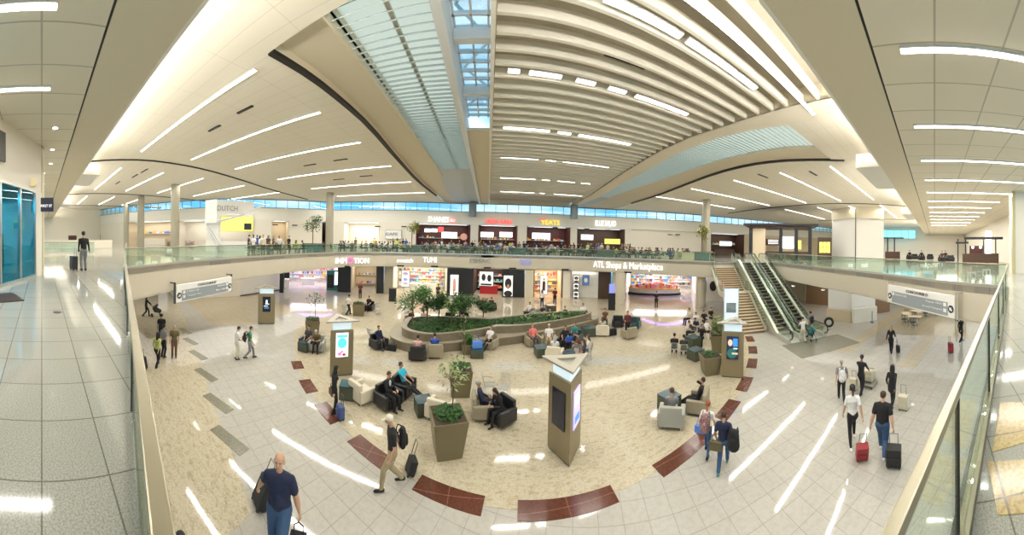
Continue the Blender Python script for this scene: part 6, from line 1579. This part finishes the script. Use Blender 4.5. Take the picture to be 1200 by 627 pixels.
# centre
seated('taupe armchair against the island wall in the centre', 'person in white shirt with legs out at the island wall', 573, 408, T_(573) + .5, 'leather_taupe', 'sit_legs', 'white', 'black', 'brown')
cube_table('cube table carrying a bright blue bag in front of the island', 559, 418, 0, .75, .5); P = at(559, 418); handbag('bright blue bag lying on the cube table before the island', (P.x, P.y, .5), .3, 'goods_2', 1.7)
armchair('teal-dark armchair behind the blue bag', 552, 404, T_(552), 'leather_teal'); handbag('white and black bag behind the blue bag', at(556, 409) , .5, 'cloth_white', 1.8)
seated('taupe armchair holding the person in coral', 'person in coral red shirt seated at the right end of the island wall', 625, 405, T_(625) - .4, 'leather_taupe', 'sit_b', 'coral', 'charcoal', 'brown')
seated('taupe armchair holding the person in white shirt', 'person in white shirt and khaki trousers seated beside the one in coral', 643, 405, T_(643), 'leather_taupe', 'sit_b', 'white', 'khaki', 'grey')
cube_table('teal-green cube table before the persons in coral and white', 635, 417, .1, .8, .55)
seated('black armchair holding the person in dark with blue bag', 'person in black with a blue bag on the lap right of the white shirt', 662, 407, T_(662) + .2, 'leather_black', 'sit', 'black', 'black', 'brown'); P = at(664, 409); handbag('shiny blue bag on the lap of the person in black', (P.x, P.y - .5, .62), .2, 'cloth_blue', 1.3)
seated('dark armchair at the back of the right of centre group', 'person in teal seated at the back right of the centre group', 673, 402, T_(673) + .4, 'leather_teal', 'sit', 'teal_cloth', 'black', 'brown')
seated('grey armchair seen from behind in the centre group', 'person in white top seen from behind in the centre group', 650, 421, A_(650) + .2, 'leather_cream', 'sit', 'white', 'black', 'grey', 'long')
cube_table('olive cube table in the centre group beside the blue jeans', 667, 424, .2, .7, .5)
for i, (px, py, top, bot, pose) in enumerate(((680, 415, 'brown', 'grey', 'sit_lean'), (688, 420, 'white', 'jeans', 'sit'), (683, 427, 'charcoal', 'jeans', 'sit_f'))):
    wire_chair('wire chair under the person in %s at the right end of the centre group' % top, px, py, A_(px) - 1.6); sitter('person in %s top seated facing left at the right end of the centre group' % top, px, py, A_(px) - 1.6, pose, top, bot, 'brown', 'long' if i else 'short')
# right of centre group
seated('taupe armchair farthest left in the group before the white shop', 'person in charcoal seated farthest left before the white shop', 662, 378, T_(662) - .4, 'leather_taupe', 'sit', 'charcoal')
seated('dark armchair in the group before the white shop', 'person in dark blue seated beside the black box table', 686, 382, T_(686) - .2, 'leather_black', 'sit_lean', 'navy'); sitter('person in white top behind the one in dark blue', 683, 374, T_(683), 'sit', 'white'); wire_chair('wire chair under the person in white behind the one in dark blue', 683, 374, T_(683))
cube_table('black box table in the group before the white shop', 690, 393, .05, .9, .6)
seated('striped cream armchair under the person in cream', 'person in cream top seen from behind before the white shop', 706, 393, A_(706), 'leather_cream', 'sit', 'cream', 'black', 'brown', 'long'); sitter('person in brown facing the viewer behind the one in cream', 709, 381, T_(709), 'sit', 'brown', hair='brown'); wire_chair('wire chair under the person in brown', 709, 381, T_(709))
armchair('low black armchair right of the person in cream', 724, 383, T_(724), 'leather_black'); armchair('taupe armchair turned to the right beside the standing man', 737, 396, A_(737) - .6, 'leather_taupe'); armchair('dark armchair behind the turned taupe one', 743, 385, T_(743) + .3, 'leather_teal'); handbag('black bag on the floor between the cream and the taupe armchair', at(717, 393), 0, 'cloth_black', 2.0)
# back row behind the island
for i, (px, py, m, top) in enumerate(((482, 383, 'leather_taupe', 'darkred'), (497, 382, 'leather_cream', 'pink'), (527, 380, 'leather_black', None), (541, 379, 'leather_black', 'charcoal'), (562, 374, 'leather_cream', None), (575, 364, 'leather_black', 'black'), (620, 372, 'leather_grey', 'white'), (634, 374, 'leather_grey', 'charcoal'), (644, 382, 'leather_taupe', 'olive'), (432, 364, 'leather_black', 'black'))):
    f = T_(px) + (-.5, .3, .1, .6, -.4, PI * .9, .8, -.6, .1, .4)[i]
    armchair('%s armchair in the back row behind the island, %s from the left' % (m[8:], nth(i + 1)), px, py, f, m)
    if top: sitter('person in %s seated behind the island, armchair %s from the left' % (top, nth(i + 1)), px, py, f, ('sit', 'sit_lean', 'sit_b')[i % 3], top, hair=('black', 'brown')[i % 2])
wire_chair('light wire chair right of the seated person at upper left', 442, 368, T_(442)); wire_chair('light wire chair left of the brown-green planter', 405, 368, A_(405) + .8)
cube_table('green box table behind the white-shirted person of the back row', 645, 367, 0, .9, .8)
# right group near the stairs
for i, (px, py, top, f, m) in enumerate(((807, 380, 'cream', .8, 'leather_grey'), (816, 384, 'white', .2, 'leather_grey'), (825, 383, 'black', -.3, 'leather_grey'), (833, 379, 'black', -.6, 'leather_grey'), (812, 397, 'charcoal', 1.3, 'leather_grey'), (822, 404, 'black', .2, 'leather_grey'), (828, 396, 'white', -.9, 'leather_grey'), (817, 392, 'navy', .6, 'leather_grey'))):
    wire_chair('wire chair under the %s person of the cluster before the stairs' % nth(i + 1), px, py, T_(px) + f); sitter('person in %s seated in the cluster before the stairs, %s of the eight' % (top, nth(i + 1)), px, py, T_(px) + f, ('sit', 'sit_lean', 'sit_turn')[i % 3], top, hair=('black', 'brown')[i % 2])
cube_table('dark green cube table left of the cluster before the stairs', 812, 407, 0, .8, .7)
for i, (px, py, top) in enumerate(((790, 417, 'black'), (801, 419, 'charcoal'))):
    wire_chair('light wire chair seen from behind right of the planted island, %s of two' % ('left', 'right')[i], px, py, A_(px)); sitter('person in %s seen from behind in the %s wire chair of the pair at right' % (top, ('left', 'right')[i]), px, py, A_(px), 'sit', top)
cube_table('dark cube table beside the pair in wire chairs at right', 815, 421, 0, .75, .6)
cube_table('dark cube table in the foreground right group', 784, 480, .1, .7, .62)
seated('grey armchair seen from behind in the foreground right group', 'person with short dark hair seen from behind in the grey armchair', 787, 497, A_(787) + .1, 'leather_grey', 'sit', 'grey', 'cream', 'brown', voxel=.016)
seated('taupe armchair at the right of the foreground right group', 'person in black reclining with one hand at the head in the foreground right group', 817, 481, A_(817) - 1.35, 'leather_taupe', seat(recline=-.35, feet=((-.08, .72, .02), (.14, .76, .08)), hands=((-.16, .22, .70), (.14, -.02, 1.14)), headp=.35), 'black', 'black', 'black', sleeve='long', voxel=.014, hi=True)

# ------------------------------------------------------------------ food court on the deck
mat('chair_green', (0.02, 0.10, 0.08), 0.5); mat('table_white', (0.78, 0.77, 0.72), 0.35); mat('booth_teal', (0.06, 0.13, 0.12), 0.5)
mat('leaf_gold', (0.30, 0.30, 0.06), 0.6)
TB = []
def cafe_table(label, P, rz):
    if not TB:
        t = thing('cafe_table', label, 'table', P, rz); MB().cyl((0, 0, .72), .42, .03, 24).build('table_top', 'table_white', t); MB().tube([(0, 0, .03), (0, 0, .72)], .035, 8).build('pedestal', 'steel_dark', t); MB().cyl((0, 0, 0), .24, .03, 20).build('base', 'steel_dark', t); TB.append(t); t['group'] = 'cafe tables along the balcony'; return t
    return copy_tree(TB[0], P, rz, label, 'cafe tables along the balcony')
rnd = random.Random(5); tabs = []
COLP = [pol(px, r_) for px, r_ in ((205, 31), (386, 34.8), (827, 33.6))]
def clear_of_columns(P, r=1.0): return all(math.hypot(P.x - c.x, P.y - c.y) > r for c in COLP)
def deck_px(px, back):   # a place on the deck, so far behind the balcony edge
    q = fas(px); r = math.hypot(q.x, q.y); return Vector((q.x * (r + back) / r, q.y * (r + back) / r, DK))
for px in np.arange(396, 815, 15.5):
    for back in (1.7, 4.6):
        p_ = px + rnd.uniform(-3, 3) + (7 if back > 3 else 0)
        if 480 < p_ < 492 or 707 < p_ < 716 or p_ > 812: continue
        tabs.append((p_, back + rnd.uniform(-.2, .4)))
for px in (300, 315, 332, 348): tabs.append((px, 2.0))
tabs = [q for q in tabs if clear_of_columns(deck_px(*q), 1.2)]; tabs.sort(); seats = []
for i, (px, back) in enumerate(tabs):
    P = deck_px(px, back); cafe_table('round white cafe table behind the balcony glass, %s from the left' % nth(i + 1), P, 0)
    for k in range(4 if back < 3 else 3):
        a = k * PI / 2 + rnd.uniform(-.3, .3) + .6; q = P + Vector((cos(a), sin(a), 0)) * .68; seats.append((q, math.atan2(P.x - q.x, P.y - q.y)))
def pxo(p): return 572 + F * math.atan2(p[0], p[1])
seats = [q for q in seats if clear_of_columns(q[0], 1.0)]
seats.sort(key=lambda s: pxo(s[0])); tops = ['black', 'charcoal', 'navy', 'grey', 'white', 'green', 'black', 'brown', 'cream', 'blue', 'black', 'black', 'charcoal', 'pink', 'jeans', 'charcoal', 'navy', 'lime', 'black', 'olive', 'white', 'darkred']; npn = 0
people_up = []
for i, (q, f) in enumerate(seats):
    wire_chair('dark green cafe chair behind the balcony glass, %s from the left' % nth(i + 1) if i < 99 else 'dark green cafe chair behind the balcony glass, %s from the right' % nth(len(seats) - i), 0, 0, f, P=q, m='chair_green', group='dark green cafe chairs along the balcony')
    if rnd.random() < .68: people_up.append((q, f, 'sit_table' if rnd.random() < .6 else 'sit_table2', 'seated'))
for k in range(72):
    px = rnd.uniform(495, 738) if k < 60 else rnd.uniform(300, 480); P = deck_px(px, rnd.uniform(5.6, 6.4) if px > 480 else rnd.uniform(4.5, 6)); people_up.append((P, rnd.uniform(0, 6.28) if k % 3 else A_(px), rnd.choice(('stand', 'stand_f', 'walk')), 'standing'))
for k, px in enumerate((291, 297, 308, 314, 320, 327, 338)): P = deck_px(px, rnd.uniform(.9, 3.2)); people_up.append((P, rnd.uniform(0, 6.28), rnd.choice(('stand', 'stand_f')), 'standing'))
people_up = [q for q in people_up if clear_of_columns(q[0], 1.05)]
people_up.sort(key=lambda s: pxo(s[0]))
for i, (q, f, pose, how) in enumerate(people_up):
    top = rnd.choice(tops); half = len(people_up) // 2; j = i + 1 if i < half else len(people_up) - i
    person('%s visitor in %s top, %s from the %s on the balcony' % (how, top, nth(j), 'left' if i < half else 'right'), q, f, pose, top, rnd.choice(('black', 'jeans', 'charcoal', 'khaki')), rnd.choice(('skin_a', 'skin_b', 'skin_c')), rnd.choice(('black', 'brown', 'black', 'grey', 'blond')), rnd.choice(('short', 'long', 'short')) if True else 'short', 'black', 'short', 'long', .04, group='visitors on the food court balcony')
def deck_tree(label, px, back, H_, r, lm, seed, n_=500):
    P = deck_px(px, back); rnd = random.Random(seed); t = thing('planter', 'box planter under the %s' % label, 'planter', P, -az(px))
    MB().bx(-1.1, 1.1, -.4, .4, 0, .98).build('box', 'booth_teal', t); MB().bx(-1.05, 1.05, -.35, .35, .98, 1.0).build('soil', 'soil', t)
    t = thing('potted_tree', label, 'tree', (P.x, P.y, DK + 1.0), 0); MB().tube([(0, 0, 0), (.04, 0, H_ * .7)], .05, 7).build('trunk', 'bark', t)
    b = MB()
    for k in range(8): a = rnd.uniform(0, 6.28); leaves(b, (.5 * r * cos(a), .5 * r * sin(a), H_ * (.72 + rnd.uniform(-.2, .2))), (r * .5, r * .5, H_ * .2), n_ // 8, rnd, .17)
    b.build('foliage', lm, t, kind='stuff')
deck_tree('green tree on the upper deck near the round column', 366, 3.0, 3.0, 1.25, 'leaf', 1)
deck_tree('golden-leaved tree on the deck left of the red food counter', 482, 2.6, 2.9, 1.1, 'leaf_gold', 2)
deck_tree('yellow-green palm-like plant beside the column near the stairs', 822, 2.5, 2.9, .9, 'leaf_gold', 3)
for i, (px, w_, m) in enumerate(((606, 2.2, 'booth_teal'), (711, 2.4, 'booth_teal'), (802, 2.2, 'wall_tan'))):
    P = deck_px(px, 1.3); t = thing('booth_divider', '%s low divider behind the balcony glass, %s from the left' % ('teal' if i < 2 else 'tan', nth(i + 1)), 'divider', P, -az(px))
    MB().bx(-w_ / 2, w_ / 2, -.12, .12, .05, .95).build('panel', m, t); MB().bx(-w_ / 2 - .02, w_ / 2 + .02, -.14, .14, .95, .99).build('cap_rail', 'steel_dark', t); MB().bx(-w_ / 2, w_ / 2, -.1, .1, 0, .05).build('plinth', 'black', t)
# seating across the right walkway end
k = 0
for px, rho in ((1066, 40), (1072, 41), (1080, 38), (1090, 40), (1104, 33), (1108, 36), (1114, 34)):
    P = pol(px, rho, DK); k += 1; armchair('dark lounge chair beyond the right railing, %s from the left' % nth(k), 0, 0, T_(px), 'leather_black', P=P, group='lounge chairs beyond the right railing')
    if k in (1, 3, 5, 6): person('traveller in %s seated beyond the right railing, in lounge chair %s from the left' % (('black', 'green', 'navy', 'black', 'charcoal', 'black')[k - 1], nth(k)), P, T_(px), 'sit', ('black', 'green', 'navy', 'black', 'charcoal', 'black')[k - 1], 'black', 'skin_a', 'black', 'short', 'black', 'short', 'long', .04)
# lower dining tables under the right balcony
k = 0
for px, py in ((1062, 377), (1074, 374), (1086, 370), (1098, 368), (1072, 381)):
    P = at(px, py); k += 1; t = thing('dining_table', 'brown dining table under the right balcony, %s from the left' % nth((1, 3, 4, 5, 2)[k - 1]), 'table', P, .3 * k, 'dining tables under the right balcony')
    MB().bx(-.6, .6, -.35, .35, .72, .76).build('table_top', 'wall_tan', t); MB().tube([(0, 0, 0), (0, 0, .72)], .04, 8).build('pedestal', 'steel', t); MB().cyl((0, 0, 0), .25, .03, 16).build('base', 'steel_dark', t)
    for j, s in enumerate((-1, 1)): wire_chair('dark chair on the %s side of the brown dining table, table %s' % (('left', 'right')[j], nth(k)), 0, 0, s * PI / 2, P=P + Vector((-.85 * s, .1, 0)), m='leather_black', group='chairs under the right balcony')
P = at(1022, 378); t = thing('stanchion', 'small blue queue post before the grey wall under the right balcony', 'queue post', P, 0); MB().cyl((0, 0, 0), .18, .03).build('base', 'case_blue', t); MB().tube([(0, 0, .03), (0, 0, 1.0)], .035, 8).build('post', 'case_blue', t)
# ------------------------------------------------------------------ sky and render look
w = bpy.data.worlds.new('sky'); SC.world = w; w.use_nodes = True
n, l = w.node_tree.nodes, w.node_tree.links
bg = n['Background']
tc = n.new('ShaderNodeTexCoord'); nz = n.new('ShaderNodeTexNoise'); nz.inputs['Scale'].default_value = 4.5; nz.inputs['Detail'].default_value = 5
mp = n.new('ShaderNodeMapping'); mp.inputs['Scale'].default_value = (1, 1, 3)
l.new(tc.outputs['Generated'], mp.inputs['Vector']); l.new(mp.outputs['Vector'], nz.inputs['Vector'])
cr = n.new('ShaderNodeValToRGB')
cr.color_ramp.elements[0].position = 0.40; cr.color_ramp.elements[0].color = (0.16, 0.55, 0.86, 1)
cr.color_ramp.elements[1].position = 0.62; cr.color_ramp.elements[1].color = (0.80, 0.93, 1.0, 1)
l.new(nz.outputs['Fac'], cr.inputs['Fac']); l.new(cr.outputs['Color'], bg.inputs['Color'])
bg.inputs['Strength'].default_value = 1.5
SC.view_settings.exposure = 0.0
cy = SC.cycles
cy.use_denoising = True
try: cy.denoiser = 'OPENIMAGEDENOISE'
except Exception: pass
cy.max_bounces = 8; cy.diffuse_bounces = 4; cy.glossy_bounces = 4; cy.transparent_max_bounces = 16; cy.transmission_bounces = 4
cy.sample_clamp_indirect = 6.0; cy.caustics_reflective = False; cy.caustics_refractive = False
cy.use_light_tree = True

# plain names for the pieces of the setting
for o in list(SC.objects):
    if o.parent is None and o.get('kind') == 'structure':
        w_ = o.name.split('.')[0].split('_')
        if w_[0] == 'wall': o.name = 'wall_' + (w_[1] if w_[1] in ('left', 'right', 'back') else {'cove': 'front', 'lower': 'back', 'store': 'left', 'white': 'right'}.get(w_[1], 'back'))
        elif w_[0] in ('floor', 'ceiling', 'column', 'beam') and len(w_) > 1: o.name = w_[0]
# ------------------------------------------------------------------ camera and view
cd = bpy.data.cameras.new('camera'); cam = bpy.data.objects.new('camera', cd); COL.objects.link(cam)
cd.type = 'PANO'; cd.panorama_type = 'CENTRAL_CYLINDRICAL'
cd.central_cylindrical_radius = 1.0
cd.central_cylindrical_range_u_min = -600 / F; cd.central_cylindrical_range_u_max = 600 / F
cd.central_cylindrical_range_v_min = -(627 - HZ) / F; cd.central_cylindrical_range_v_max = HZ / F
cd.clip_start = 0.02; cd.clip_end = 500
cam.matrix_world = Matrix.Translation(CAMP) @ (RT @ Matrix.Rotation(PI / 2, 3, 'X')).to_4x4()
SC.camera = cam
vs = SC.view_settings; vs.view_transform = 'Standard'; vs.look = 'None'; vs.gamma = 1; vs.use_curve_mapping = False
